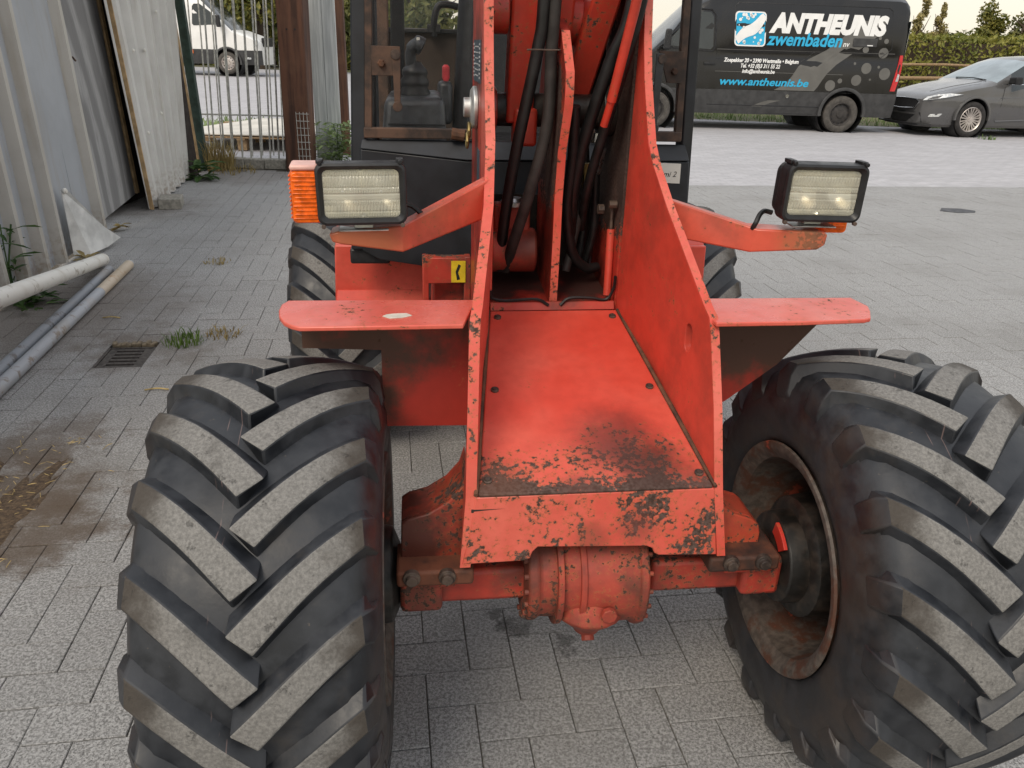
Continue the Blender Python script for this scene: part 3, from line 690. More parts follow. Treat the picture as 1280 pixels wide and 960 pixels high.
# --- cab
cab = L
def post(p0, p1, sx, sy, name, mat, par=None, bev=.006):
    mb = MB(); q = lambda p: [(p[0]-sx/2,p[1]-sy/2,p[2]),(p[0]+sx/2,p[1]-sy/2,p[2]),(p[0]+sx/2,p[1]+sy/2,p[2]),(p[0]-sx/2,p[1]+sy/2,p[2])]
    mb.hexa(q(p0), q(p1)); return obj(name, mb, mat, par or L, bev)
CZ = 2.15
post((-.508,.985,.86), (-.455,1.03,CZ), .042, .06, 'cab_post', M['black_plate'])
post((.4525,.985,.86), (.408,1.03,CZ), .034, .06, 'cab_post', M['black_plate'])
post((-.50,1.98,.86), (-.45,1.95,CZ), .05, .06, 'cab_post', M['black_plate'])
post((.46,1.98,.86), (.41,1.95,CZ), .05, .06, 'cab_post', M['black_plate'])
mb = MB().box((-.02,1.48,CZ + .02), (1.0,1.16,.06)); obj('cab_roof', mb, M['red_clean'], L, .02)
mb = MB().box((-.02,1.02,CZ - .05), (.86,.05,.08)); obj('roof_rail', mb, M['black_plate'], L, .005)
# inner rusted window frame
post((-.468,.966,1.18), (-.432,1.0,CZ-.05), .020, .022, 'window_frame', M['rust_brown'], bev=.002)
post((.411,.966,1.18), (.382,1.0,CZ-.05), .020, .022, 'window_frame', M['rust_brown'], bev=.002)
mb = MB().box((-.315,.966,1.1875), (.33,.024,.028)); mb.box((.29,.966,1.192), (.26,.024,.028)); obj('window_rail', mb, M['rust_brown'], L, .003)
mb = MB().tube([(-.24,.95,1.19),(-.205,.95,1.185)], .016, 10); obj('rail_pipe', mb, M['rust'], L)
# windscreen pane
mb = MB().slab([(-.46,.985,1.19),(.405,.985,1.19),(.375,1.01,CZ-.08),(-.425,1.01,CZ-.08)], (0,.005,0)); obj('windscreen', mb, M['cab_glass'], L)
# black front panel below with bevelled top
mb = MB().slab([(-.487,.965,1.170),(.437,.965,1.170),(.445,.948,1.128),(-.20,.93,1.120),(-.49,.955,1.150)][:2] + [(.445,.935,1.128),(-.20,.925,1.122),(-.492,.950,1.146)], (0,.03,-.004)); obj('bevel_panel', mb, M['black_plate'], L, .003)
mb = MB().slab([(-.492,.955,1.145),(-.20,.93,1.120),(.447,.94,1.126),(.462,.94,.93),(.455,.94,.80),(-.19,.925,.80),(-.45,.945,.835),(-.50,.955,.86)], (0,.05,0)); obj('front_panel', mb, M['black_plate'], L, .004)
mb = MB().slab([(.352,.9365,1.122),(.421,.9365,1.120),(.423,.9365,1.064),(.354,.9365,1.066)], (0,.0015,0)); sk = obj('paper_sticker', mb, M['white_label'], L)
tm = text_mb('imi 2', .022, .25); tm.xf(Matrix.Translation((.366,.9358,1.083)) @ Matrix.Rotation(pi/2, 4, 'X')); obj('sticker_writing', tm, M['black_ink'], sk, 0, 0)
# gas-spring plates and arms either side of the windscreen
for sg, x0, x1, z0, z1, px, ax, az0, az1 in ((-1,-.452,-.376,1.335,1.408,-.388,-.386,1.396,1.258),(1,.330,.402,1.336,1.418,.338,.332,1.405,1.215)):
    mb = MB().slab([(x0,.955,z1),(x1,.955,z1 if sg < 0 else z1),(x1,.955,z0),(x0 + (.03 if sg > 0 else 0),.955,z0)], (0,.006,0)); gp = obj('spring_plate', mb, M['rust_brown'], L, .001)
    mb = MB().lathe([(.942,0),(.942,.012),(.956,.014),(.956,0)], (px,0,az0 - .008), 'y', 16); obj('spring_bolt', mb, M['bolt'], gp)
    mb = MB().lathe([(.944,0),(.944,.008),(.956,.011),(.956,0)], ((x0+x1)/2 - .012*sg*-1,0,z0+.03), 'y', 6); obj('plate_nut', mb, M['rust'], gp)
    mb = MB().slab([(ax-.011,.945,az0+.006),(ax+.011,.945,az0+.006),(ax+.008,.945,az1),(ax-.008,.945,az1)], (0,.006,0)); mb.lathe([(.938,0),(.938,.013),(.952,.013),(.952,0)], (ax,0,az1), 'y', 14); obj('spring_arm', mb, M['rust_brown'] if sg < 0 else M['grey_plastic'], L, .001)
# cab inside: lining, dark posts, console, lever, seat, rear window
mb = MB().slab([(-.47,2.0,.9),(.43,2.0,.9),(.43,2.0,1.455),(-.47,2.0,1.455)], (0,.03,0)); obj('rear_wall', mb, M['cab_brown'], L)
mb = MB().slab([(-.47,2.0,1.455),(.42,2.0,1.455),(.40,1.99,CZ-.02),(-.45,1.99,CZ-.02)], (0,.006,0)); obj('rear_window', mb, glass('tinted_rear_glass', (.6,.8,.82), .10), L)
mb = MB().box((-.02,2.0,1.46), (.9,.04,.016)); obj('window_seal', mb, M['black_plastic'], L, .003)
post((-.396,1.5,1.05), (-.382,1.5,CZ), .044, .05, 'door_post', M['black_plastic']); post((.40,1.5,1.05), (.38,1.5,CZ), .04, .05, 'door_post', M['black_plastic'])
post((-.44,1.4,1.0), (-.425,1.4,CZ), .035, .03, 'door_frame', M['rust_brown']); post((-.475,1.2,1.0), (-.45,1.2,CZ), .03, .02, 'door_frame', M['black_plastic'])
mb = MB().box((-.50,1.48,.99), (.02,1.0,.22)); mb.box((.455,1.48,.99), (.02,1.0,.22)); mb.box((-.02,1.48,.90), (.95,1.05,.03)); obj('cab_tub', mb, M['black_plastic'], L, .004)
mb = MB().hexa([(-.455,1.18,1.0),(-.235,1.18,1.0),(-.235,1.45,1.0),(-.455,1.45,1.0)], [(-.43,1.20,1.262),(-.25,1.20,1.268),(-.255,1.43,1.28),(-.425,1.43,1.275)]); co = obj('lever_console', mb, M['grey_plastic'], L, .022, seg=3)
mb = MB().box((-.335,1.178,1.19), (.17,.006,.006)); obj('console_seam', mb, M['black_plastic'], co)
bt = MB().lathe([(1.262,.046),(1.275,.048),(1.290,.040),(1.298,.043),(1.310,.044),(1.322,.036),(1.330,.040),(1.342,.038),(1.352,.028),(1.365,.018)], (-.338,1.30,0), 'z', 20); obj('lever_boot', bt, M['black_plastic'], co, 0, 60)
kn = MB().tube(curve([(-.345,1.30,1.335),(-.350,1.29,1.375),(-.345,1.285,1.40),(-.328,1.28,1.412),(-.312,1.28,1.405)], 6), [.017]*6 + [.0165]*6 + [.020]*6 + [.026]*6 + [.020], 16); obj('joystick', kn, M['grey_plastic'], co, 0, 60)
mb = MB().box((-.326,1.262,1.428), (.010,.008,.010)); obj('rocker_button', mb, M['white_label'], co, .002)
st = MB().hexa([(-.215,1.50,1.06),(.20,1.50,1.06),(.20,1.62,1.06),(-.215,1.62,1.06)], [(-.175,1.60,1.74),(.17,1.60,1.74),(.17,1.70,1.74),(-.175,1.70,1.74)]); st.box((-.005,1.38,1.08), (.44,.42,.12)); obj('seat', st, M['black_plastic'], L, .045, seg=3)
mb = MB().box((-.235,1.58,1.23), (.05,.10,.14)); obj('seat_side', mb, M['grey_plastic'], L, .015)
mb = MB().lathe([(1.30,.008),(1.31,.013),(1.345,.013),(1.352,.006)], (-.232,1.56,0), 'z', 12); obj('red_knob', mb, M['red_handle'], L)
mb = MB().tube(curve([(-.262,1.965,1.44),(-.26,1.955,1.50),(-.245,1.955,1.545),(-.21,1.955,1.552),(-.17,1.955,1.545)], 6), .013, 10); mb.box((-.262,1.965,1.468), (.05,.03,.03)); obj('window_latch', mb, M['black_plastic'], L, .003)

# --- rear frame seen under the cab
mb = MB().slab([(-.592,1.10,.84),(-.33,1.10,.84),(-.30,1.10,.64),(-.60,1.10,.64)], (0,.02,0)); mb.slab([(-.592,1.10,.70),(-.31,1.10,.70),(-.31,1.02,.62),(-.60,1.02,.62)], (0,.015,-.01)); mb.slab([(-.592,1.12,.84),(-.33,1.12,.84),(-.33,1.30,.93),(-.592,1.30,.93)], (0,0,-.015)); obj('rear_fender', mb, M['red'], L, .004)
mb = MB().slab([(.592,1.10,.84),(.33,1.10,.84),(.30,1.10,.64),(.60,1.10,.64)], (0,.02,0)); mb.slab([(.592,1.12,.84),(.33,1.12,.84),(.33,1.30,.93),(.592,1.30,.93)], (0,0,-.015)); obj('rear_fender', mb, M['red'], L, .004)
mb = MB().box((-.478,1.0,.838), (.115,.06,.045)); obj('cab_mount', mb, M['black_plastic'], L, .006)
fr2 = MB(); fr2.box((-.265,.86,.83), (.12,.04,.075)); fr2.box((-.318,.86,.74), (.018,.04,.26)); fr2.box((-.20,.86,.74), (.018,.04,.26)); obj('hinge_frame', fr2, M['red_axle'], L, .003)
mb = MB().box((-.226,.8385,.828), (.040,.002,.062)); ys = obj('warning_sticker', mb, M['yellow'], L)
mb = MB().slab([(-.226,.8370,.850),(-.219,.8370,.846),(-.227,.8370,.826),(-.221,.8370,.806),(-.230,.8370,.804),(-.234,.8370,.828)], (0,.001,0)); obj('sticker_mark', mb, M['black_ink'], ys)
mb = MB().lathe([(.93,0),(.93,.04),(.94,.055),(1.0,.055),(1.0,0)], (-.245,0,.735), 'y', 24); obj('filter_drum', mb, M['rust_cast'], L, .004)
mb = MB().box((0,1.35,.62), (.60,.9,.40)); obj('rear_chassis', mb, M['red_grime'], L, .01)
mb = MB().box((0,.86,.60), (.26,.24,.30)); obj('articulation_joint', mb, M['grease'], L, .02)
mb = MB().box((0,2.50,.98), (.95,.80,.62)); obj('engine_hood', mb, M['red_clean'], L, .06, seg=3)
mb = MB().box((0,1.60,.445), (.85,.11,.12)); obj('rear_axle', mb, M['red_axle'], L, .02)

# ============================================================ the yard
PA = R(9.3); PO = Vector((-.045, 1.28)); PU = Vector((cos(PA), sin(PA))); PV = Vector((-sin(PA), cos(PA))); MOD = .11
def pw(u, v, z=0.0):
    p = PO + PU * u + PV * v; return Vector((p.x, p.y, z))
def uv(x, y):
    d = Vector((x, y)) - PO; return d.dot(PU), d.dot(PV)
def concrete(name, a, b, rnd=True, stains=True):
    k = NT(name, .85); o = k.pos()
    g = k.noise(135, 5, o, .8); g2 = k.voro(170, o); f = k.noise(1.1, 5, o); h = k.noise(9, 5, o)
    c = k.mix(k.ss(g, .40, .60), a, b)
    c = k.mix(k.ma('MULTIPLY', k.ss(g2, .10, .32, 1, 0), .62), c, (.075, .073, .069))
    c = k.mix(k.ma('MULTIPLY', k.ss(g, .66, .74), .5), c, (.56, .55, .53))
    if rnd:
        c = k.mix(k.lin(k.rnd(), 0, 1, .0, .14), c, (.11, .105, .095))
    c = k.mix(k.ss(h, .5, .8, 0, .22), c, (.16, .152, .138))
    c = k.mix(k.ss(f, .45, .7, 0, .35), c, (.18, .172, .158))
    if stains:
        # brown organic dirt along the gutter line and at the foot of the wall
        for (cx, cy, r0, r1, amt) in ((-1.66, 2.15, .10, .50, .85), (-1.45, 2.0, .05, .30, .7), (-1.75, 2.6, .05, .3, .6), (-2.75, 4.1, .4, 1.2, .6), (-3.3, 7.0, .2, .7, .4), (-3.0, 8.9, .3, .9, .4), (-1.80, 3.55, .1, .38, .45)):
            d = k.ma('ADD', k.dist(o, (cx, cy, 0)), k.ma('MULTIPLY', k.ma('SUBTRACT', k.noise(5, 5, o, .7), .5), 1.0))
            c = k.mix(k.ss(d, r0, r1, amt, 0), c, (.10, .072, .05))
        for (cx, cy, r) in ((.02, 1.66, .09), (.16, 1.60, .07), (-.02, 1.70, .05)):      # oil drips under the axle
            d = k.ma('ADD', k.dist(o, (cx, cy, 0)), k.ma('MULTIPLY', k.ma('SUBTRACT', k.noise(26, 4, o, .7), .5), .13))
            c = k.mix(k.ss(d, r*.25, r*.6, .55, 0), c, (.02, .018, .016))
    k.color(c); k.bump(k.ma('ADD', g, k.ma('MULTIPLY', k.ss(g2, .0, .3), .9)), .8, .004); return k.m
M['paver'] = concrete('concrete_paver', (.185, .183, .178), (.445, .441, .434))
M['paver_far'] = concrete('concrete_paver_far', (.185, .183, .178), (.445, .441, .434), rnd=False)
def sandmat():
    k = NT('joint_sand', .95); o = k.pos(); g = k.noise(120, 4, o)
    k.color(k.mix(k.ss(g, .3, .7), (.085, .076, .063), (.15, .136, .112))); k.bump(g, .5, .003); return k.m
def lotmat():
    k = NT('worn_setts', .9); o = k.pos()
    m = k.n('ShaderNodeMapping'); m.inputs['Rotation'].default_value = (0, 0, -PA); k.l(o, m.inputs[0])
    br = k.n('ShaderNodeTexBrick'); k.l(m.outputs[0], br.inputs['Vector']); br.inputs['Scale'].default_value = 1
    br.inputs['Brick Width'].default_value = .22; br.inputs['Row Height'].default_value = .11; br.inputs['Mortar Size'].default_value = .006
    br.inputs['Color1'].default_value = (.37, .364, .372, 1); br.inputs['Color2'].default_value = (.47, .46, .472, 1); br.inputs['Mortar'].default_value = (.22, .215, .215, 1)
    st = k.scale(o, (.35, 1.6, 1)); f = k.noise(1.6, 6, st, .7); g = k.noise(9, 5, k.scale(o, (.5, 2.2, 1)), .7)
    c = k.mix(.55, br.outputs['Color'], k.mix(k.ss(g, .35, .7), (.34, .334, .346), (.55, .54, .555)))
    c = k.mix(k.ss(f, .4, .7, 0, .4), c, (.30, .29, .30)); k.color(c); k.bump(g, .3, .01); return k.m
def earth():
    k = NT('ground_earth', .95); o = k.pos(); f = k.noise(.3, 6, o); g = k.noise(14, 5, o)
    c = k.mix(k.ss(f, .4, .6), (.10, .10, .045), (.15, .125, .075)); c = k.mix(k.ss(g, .4, .7, 0, .5), c, (.06, .075, .025)); k.color(c); k.bump(g, .5, .02); return k.m
M['sand'] = sandmat(); M['lot'] = lotmat(); M['earth'] = earth()
def sheet(pts, z): return MB().add([(x, y, z) for x, y in pts], [tuple(range(len(pts)))])
tag(obj('ground', sheet([(-600,-200),(600,-200),(600,900),(-600,900)], -.06), M['earth']), 'bare earth and grass running out beyond the paved yard', kind='structure')
VB = 7.48
def uvpoly(P): return [tuple(pw(u, v)[:2]) for u, v in P]
HOLE = (-1.54, 2.31, -1.32, 2.64)
_h = HOLE; re_ = lambda v: 9.0 + (v + 3.2)/(VB + 3.2)*8.0
ym_ = MB()
for P4 in ([(-2.9,-3.2),(9.0,-3.2),(re_(_h[1]),_h[1]),(_h[2],_h[1]),(_h[0],_h[1]),(-3.05,_h[1])], [(-3.05,_h[1]),(_h[0],_h[1]),(_h[0],_h[3]),(-3.07,_h[3])], [(_h[2],_h[1]),(re_(_h[1]),_h[1]),(re_(_h[3]),_h[3]),(_h[2],_h[3])], [(-3.07,_h[3]),(_h[0],_h[3]),(_h[2],_h[3]),(re_(_h[3]),_h[3]),(17,VB),(1.0,VB),(1.0,9.2),(-3.2,9.2)]):
    ym_.add([tuple(pw(u, v, -.006)) for u, v in P4], [tuple(range(len(P4)))])
yard = tag(obj('paved_yard', ym_, M['sand']), 'yard of grey concrete pavers in a herringbone bond', kind='structure')
lot = tag(obj('parking_lot', sheet(uvpoly([(1.0,VB),(26,VB),(30,15.6),(14,16.2),(2,17.5),(-1.0,22),(3.5,37),(-40,50),(-46,30),(-3.5,9.2),(1.0,9.2)]), -.002), M['lot']), 'worn grey setts of the parking ground behind the loader', kind='structure')
def brick_mesh(w_, d_, name='paving_brick'):
    g = .0013; c = .0018; a, b = w_/2 - g, d_/2 - g
    vs = [(-a+c,-b+c,0),(a-c,-b+c,0),(a-c,b-c,0),(-a+c,b-c,0),(-a,-b,-c),(a,-b,-c),(a,b,-c),(-a,b,-c),(-a,-b,-.03),(a,-b,-.03),(a,b,-.03),(-a,b,-.03)]
    fs = [(0,1,2,3)] + [(4+i,4+(i+1)%4,(i+1)%4,i) for i in range(4)] + [(8+i,8+(i+1)%4,4+(i+1)%4,4+i) for i in range(4)]
    return vs, fs
bricks = []
def addb(u0, v0, u1, v1):
    if u1 - u0 < .02 or v1 - v0 < .02: return
    hx0, hy0, hx1, hy1 = HOLE
    if u0 < hx1 - .001 and u1 > hx0 + .001 and v0 < hy1 - .001 and v1 > hy0 + .001:
        for q in ((u0, v0, min(u1, hx0), v1), (max(u0, hx1), v0, u1, v1), (u0, v0, u1, min(v1, hy0)), (u0, max(v0, hy1), u1, v1)):
            if q[2] - q[0] > .02 and q[3] - q[1] > .02: addb(*q); break
        return
    bricks.append((u0, v0, u1, v1))
def inside(u, v):
    p = pw(u, v)
    if v > (VB if u > 1.0 else 8.32) or v < -2.2: return False
    if p.x < -3.05 - .16*(p.y - 5) and p.y < 6: return False
    if p.x < -4.2: return False
    return abs(p.x - .2) < max(3.4, .92 * (p.y + 2.0))
SU0, SU1 = -1.65, -1.54
for a in range(-100, 130):
    for b in range(-50, 60):
        # H brick at (a+2b, -a+2b), V brick at (a+2b+2, -a+2b)
        i, j = a + 2*b, -a + 2*b
        for (u0, v0, u1, v1) in ((i, j, i+2, j+1), (i+2, j, i+3, j+2)):
            u0, v0, u1, v1 = u0*MOD, v0*MOD, u1*MOD, v1*MOD
            if not inside((u0+u1)/2, (v0+v1)/2): continue
            v1 = min(v1, VB if u0 > 1.0 else 8.36)
            if u0 < SU1 - .001 and u1 > SU0 + .001:
                addb(u0, v0, min(u1, SU0), v1); addb(max(u0, SU1), v0, u1, v1)
            else: addb(u0, v0, u1, v1)
v = -2.0
while v < 8.3:
    if inside(-1.6, v + .11): addb(SU0, v, SU1, v + .22)
    v += .22
def topx(p):
    d = Vector((p[0], p[1], p[2] - CAMH)); z = d.dot(f_)
    if z < .1: return None
    return 640 + 980*d.dot(r_)/z, 480 - 980*d.dot(u_)/z
def visible(q):
    c = pw((q[0]+q[2])/2, (q[1]+q[3])/2); s = topx(c)
    if s is None or not (-20 < s[0] < 1300 and -20 < s[1] < 985): return False
    x, y = s
    if y > 470 and 165 < x < 480: return False
    if y > 470 and x > 1010: return False
    if y < 735 and y > 300 and 490 < x < 900 and not (490 < x < 575 and y > 535): return False
    return True
def bframe(q):
    rg = random.Random(int(q[0]*1000)*7919 + int(q[1]*1000))
    return pw((q[0]+q[2])/2, (q[1]+q[3])/2, rg.uniform(-.0014, .0012)), rg.uniform(-.006, .006), rg.uniform(-.004, .004), PA + rg.uniform(-.004, .004)
vis = sorted([q for q in bricks if visible(q)], key=lambda q: (pw((q[0]+q[2])/2, (q[1]+q[3])/2) - Vector((0, 0, CAMH))).length)[:300]
vset = set(vis); cache = {}
for q in vis:
    key = (round(q[2]-q[0], 3), round(q[3]-q[1], 3))
    if key not in cache:
        vs, fs = brick_mesh(*key); cache[key] = mesh('paving_brick', MB().add(vs, fs), M['paver'], 0)
    p, tx, ty, rz = bframe(q)
    o = link('paving_brick', cache[key], yard, p, (tx, ty, rz))
rest = MB()
for q in bricks:
    if q in vset: continue
    vs, fs = brick_mesh(q[2]-q[0], q[3]-q[1]); p, tx, ty, rz = bframe(q)
    m_ = Matrix.Translation(p) @ Matrix.Rotation(rz, 4, 'Z') @ Matrix.Rotation(tx, 4, 'X')
    rest.add([m_ @ Vector(a) for a in vs], fs)
tag(obj('paving_brick', rest, M['paver_far'], yard, 0, 0), kind='stuff')

# drain
M['dark_pit'] = plain('dark_drain_pit', (.008,.007,.006), .9)
iron = plain('cast_iron', (.07, .062, .056), .75, .2, .35, 50, .4)
mort = plain('crumbled_mortar', (.17, .135, .09), .95, 0, .4, 40, .6)
dr = empty('drain_grate', pw(-1.43, 2.475, 0), PA, 'small square cast iron drain grate sunk between the pavers', 'drain')
mb = MB().slab([(-.109,-.164,-.052),(.109,-.164,-.052),(.109,.164,-.052),(-.109,.164,-.052)], (0,0,.004)); obj('pit_floor', mb, M['dark_pit'], dr)
mb = MB(); mb.box((-.104,-.03,-.018),(.010,.27,.03)); mb.box((.104,-.03,-.018),(.010,.27,.03)); mb.box((0,-.159,-.018),(.196,.010,.03)); mb.box((0,.099,-.018),(.196,.010,.03)); obj('drain_frame', mb, iron, dr, .002)
gm = MB(); gm.box((-.080,-.03,-.014),(.034,.244,.014)); gm.box((.080,-.03,-.014),(.034,.244,.014)); obj('grate_rim', gm, iron, dr, .002)
slat = mesh('grate_slat', MB().box((0,0,-.014),(.126,.024,.014)), iron)
for k in range(6):
    s_ = link('grate_slat', slat, dr, (0, -.138 + .0435*k, 0)); b_ = s_.modifiers.new('bevel','BEVEL'); b_.width = .002; b_.segments = 1
mb = MB()
for k in range(9): mb.box((-.09 + .0225*k, .135 + random.uniform(-.006,.006), -.004 + random.uniform(-.006,.004)), (.024,.045,.03), Matrix.Rotation(random.uniform(-.3,.3),3,'Z'))
obj('mortar_edge', mb, mort, dr, .005)
# brown litter lying on the pavers by the gutter line
def blob(c, rx, ry, ang, h, name, mat, n=26, rings=6, seed=0):
    mb = MB(); vs = [(0, 0, h)]; fs = []
    rg = random.Random(seed)
    rr = [rg.uniform(.35, 1.2) for _ in range(n)]; rr = [(rr[i-1] + rr[i]*3 + rr[(i+1) % n]) / 5 for i in range(n)]
    for k in range(1, rings + 1):
        t = k / rings
        for i in range(n):
            a = 2*pi*i/n; vs.append((rx*t*rr[i]*cos(a), ry*t*rr[i]*sin(a), h*(1 - t*t)*rg.uniform(.6, 1.2) if k < rings else -.004))
    fs = [(0, 1 + i, 1 + (i+1) % n) for i in range(n)]
    for k in range(rings - 1):
        for i in range(n): fs.append((1+k*n+i, 1+(k+1)*n+i, 1+(k+1)*n+(i+1) % n, 1+k*n+(i+1) % n))
    return obj(name, mb.add(vs, fs), mat, None, 0, 60, loc=c, rot=(0, 0, ang))
def soilm():
    k = NT('leaf_mould', .95); g = k.noise(90, 5, k.pos(), .7); f = k.noise(20, 4, k.pos())
    k.color(k.mix(k.ss(g, .35, .7), (.045, .030, .02), (.14, .095, .055))); k.bump(g, .8, .004); return k.m
M['soil'] = soilm(); M['straw'] = plain('dry_straw', (.42, .31, .13), .8, 0, .4, 30); M['twig'] = plain('dry_wood', (.30, .20, .11), .85, 0, .3, 40)
o = blob(pw(-1.40, 1.02, .001),   .10, .46, PA - .12, .004, 'leaf_litter', M['soil'], 44, 7, 3); tag(o, 'brown leaf mould lying along the gutter line', kind='stuff')
o = blob(pw(-1.62, 1.30, .001), .12, .20, PA + .3, .004, 'leaf_litter', M['soil'], 40, 6, 5); tag(o, 'brown leaf mould lying at the left edge of the pavers', kind='stuff')
mb = MB(); rg = random.Random(11)
for k in range(170):
    t = rg.random(); u, v = -1.44 + rg.gauss(0, .11) - .12*(1-t)*rg.random(), .45 + t*1.15
    p = pw(u, v, .006 + rg.random()*.006); a = rg.uniform(0, pi); l = rg.uniform(.006, .022); d = Vector((cos(a)*l, sin(a)*l, rg.uniform(-.002,.002))); s_ = Vector((-sin(a), cos(a), 0)) * .0016
    mb.add([p - d - s_, p + d - s_, p + d + s_*.4, p - d + s_*.4, p + Vector((0,0,.0022))], [(0,1,4),(1,2,4),(2,3,4),(3,0,4)])
tag(obj('straw_litter', mb, M['straw'], None, 0, 0), 'pale bits of straw strewn over the leaf mould', kind='stuff')
for k, (u, v, a, l, lab) in enumerate(((-1.18, 2.02, .15, .10, 'bent dry twig on the pavers right of the gutter line'), (-1.66, 3.02, .1, .09, 'pale straight straw stick on the pavers beyond the drain'), (-.86, 4.92, .2, .06, 'dark flat chip of wood lying near the rear tyre'))):
    p = pw(u, v, .006); d = Vector((cos(a)*l/2, sin(a)*l/2, 0))
    if k < 2: mb = MB().tube(curve([p - d, p + Vector((0, .008, .003)), p + d], 4), .004, 6)
    else: mb = MB().slab([p - d, p + Vector((0,-.02,0)), p + d, p + Vector((0,.022,0))], (0,0,.008))
    tag(obj('dry_twig' if k < 2 else 'wood_chip', mb, M['straw'] if k < 2 else M['soil'], None, .001), lab, 'twig' if k < 2 else 'wood chip')
mb = MB().slab([(4.28,8.05,.0),(4.45,7.98,0),(4.62,8.02,0),(4.68,8.12,0),(4.58,8.22,0),(4.38,8.22,0)], (0,0,.004)); tag(obj('oil_stain', mb, plain('dark_oil', (.045,.045,.05), .6)), 'dark oval stain on the paving right of the loader', kind='structure')

# ---------------- plants
def leafmat(name, a, b, trans=.25):
    k = NT(name, .6); f = k.noise(7, 3, k.pos()); g = k.noise(1.3, 3, k.pos())
    k.color(k.mix(k.ss(k.ma('ADD', k.ma('MULTIPLY', f, .6), k.ma('MULTIPLY', g, .4)), .38, .62), a, b))
    t = k.n('ShaderNodeBsdfTranslucent'); k.l(k.b.inputs['Base Color'].links[0].from_socket, t.inputs[0])
    mx = k.n('ShaderNodeMixShader'); mx.inputs[0].default_value = trans
    out = [n for n in k.t.nodes if n.type == 'OUTPUT_MATERIAL'][0]
    k.l(k.b.outputs[0], mx.inputs[1]); k.l(t.outputs[0], mx.inputs[2]); k.l(mx.outputs[0], out.inputs['Surface']); return k.m
M['grass'] = leafmat('green_grass_blades', (.06, .11, .02), (.14, .22, .04)); M['drygrass'] = leafmat('dry_grass_blades', (.22, .16, .06), (.36, .28, .11))
M['weed'] = leafmat('weed_leaves', (.035, .085, .02), (.09, .16, .04)); M['sage'] = leafmat('grey_green_leaves', (.12, .18, .06), (.28, .36, .15))
M['hedge'] = leafmat('hedge_leaves', (.12, .145, .022), (.30, .28, .055)); M['hedge2'] = leafmat('autumn_hedge_leaves', (.06, .085, .014), (.24, .21, .035))
M['tree'] = leafmat('tree_leaves', (.07, .09, .02), (.19, .18, .05)); M['poplar'] = leafmat('yellowing_leaves', (.24, .21, .08), (.46, .38, .16)); M['dark_tree'] = leafmat('dark_tree_leaves', (.05, .06, .018), (.13, .13, .045))
M['bark'] = plain('bark', (.07, .05, .035), .9, 0, .3, 20, .4)
def tuft(name, loc, n, h, spread, mat, lab, cat='weed', seed=1, wid=.004, lean=.7):
    rg = random.Random(seed); mb = MB()
    for k in range(n):
        a = rg.uniform(0, 2*pi); r = spread * math.sqrt(rg.random()); b = Vector((r*cos(a), r*sin(a), 0)); hh = h*rg.uniform(.45, 1.1)
        ld = rg.uniform(0, 2*pi); ln = hh*lean*rg.uniform(.2, 1.2); d = Vector((cos(ld), sin(ld), 0)); s_ = Vector((-sin(ld), cos(ld), 0))*wid*rg.uniform(.6, 1.3)
        m1 = b + d*ln*.35 + Vector((0,0,hh*.6)); m2 = b + d*ln + Vector((0,0,hh*rg.uniform(.75, 1.0)))
        mb.add([b - s_, b + s_, m1 + s_*.9, m1 - s_*.9, m2], [(0,1,2,3),(3,2,4)])
    return tag(obj(name, mb, mat, None, 0, 0, loc=loc), lab, cat, 'grass tufts in the paving joints' if cat == 'grass tuft' else None)
tuft('grass_tuft', pw(-1.20, 2.62, 0), 110, .060, .10, M['grass'], 'fresh green grass tuft growing over the corner of the drain', 'grass tuft', 2, .0035)
tuft('dry_grass_tuft', pw(-1.03, 2.72, 0), 70, .04, .09, M['drygrass'], 'dry yellow grass beside the green tuft at the drain', 'grass tuft', 3, .003, 1.4)
tuft('grass_tuft', pw(-1.33, 4.20, 0), 60, .03, .09, M['drygrass'], 'flat yellowish weed in the joints halfway to the gate', 'weed', 4, .003, 1.6)
tuft('dry_grass_tuft', (-3.42, 9.18, .0), 170, .42, .16, M['drygrass'], 'tall dry grass at the foot of the timber batten by the gate', 'dry grass', 5, .005, .5)
tuft('dry_grass_tuft', (-3.22, 9.05, .0), 60, .10, .25, M['drygrass'], 'low dry grass along the kerb under the gate', 'dry grass', 6, .005, 1.0)
def broadleaf(name, loc, n, h, r, mat, lab, cat, seed, ll=.16, lw=.04):
    rg = random.Random(seed); mb = MB(); st = MB()
    for k in range(n):
        a = rg.uniform(0, 2*pi); z = h*rg.random(); d = Vector((cos(a), sin(a), rg.uniform(-.1, .7))).normalized(); s_ = Vector((-sin(a), cos(a), 0))
        b = Vector((rg.gauss(0, r*.3), rg.gauss(0, r*.3), z)); L_ = ll*rg.uniform(.6, 1.2); W_ = lw*rg.uniform(.7, 1.2); dr_ = Vector((0,0,-L_*.25))
        mb.add([b, b + d*L_*.35 + s_*W_, b + d*L_*.35 - s_*W_, b + d*L_*.4 + Vector((0,0,-.006)), b + d*L_*.75 + s_*W_*.7 + dr_*.4, b + d*L_*.75 - s_*W_*.7 + dr_*.4, b + d*L_ + dr_], [(0,1,3),(0,3,2),(1,4,6,3),(3,6,5,2)])
    root = empty(name, loc, 0, lab, cat)
    obj('leaves', mb, mat, root, 0, 0)
    for k in range(3 if h > .2 else 0): st.tube([(0,0,-.02),(rg.gauss(0,.02),rg.gauss(0,.02),h*.5),(rg.gauss(0,.04),rg.gauss(0,.04),h)], .005, 6)
    if st.v: obj('stem', st, M['weed'], root)
    return root
broadleaf('broadleaf_weed', (-3.38, 8.50, 0), 26, .16, .12, M['weed'], 'broad leaved green weed growing at the far end of the pale sheet wall', 'weed', 8, .24, .045)
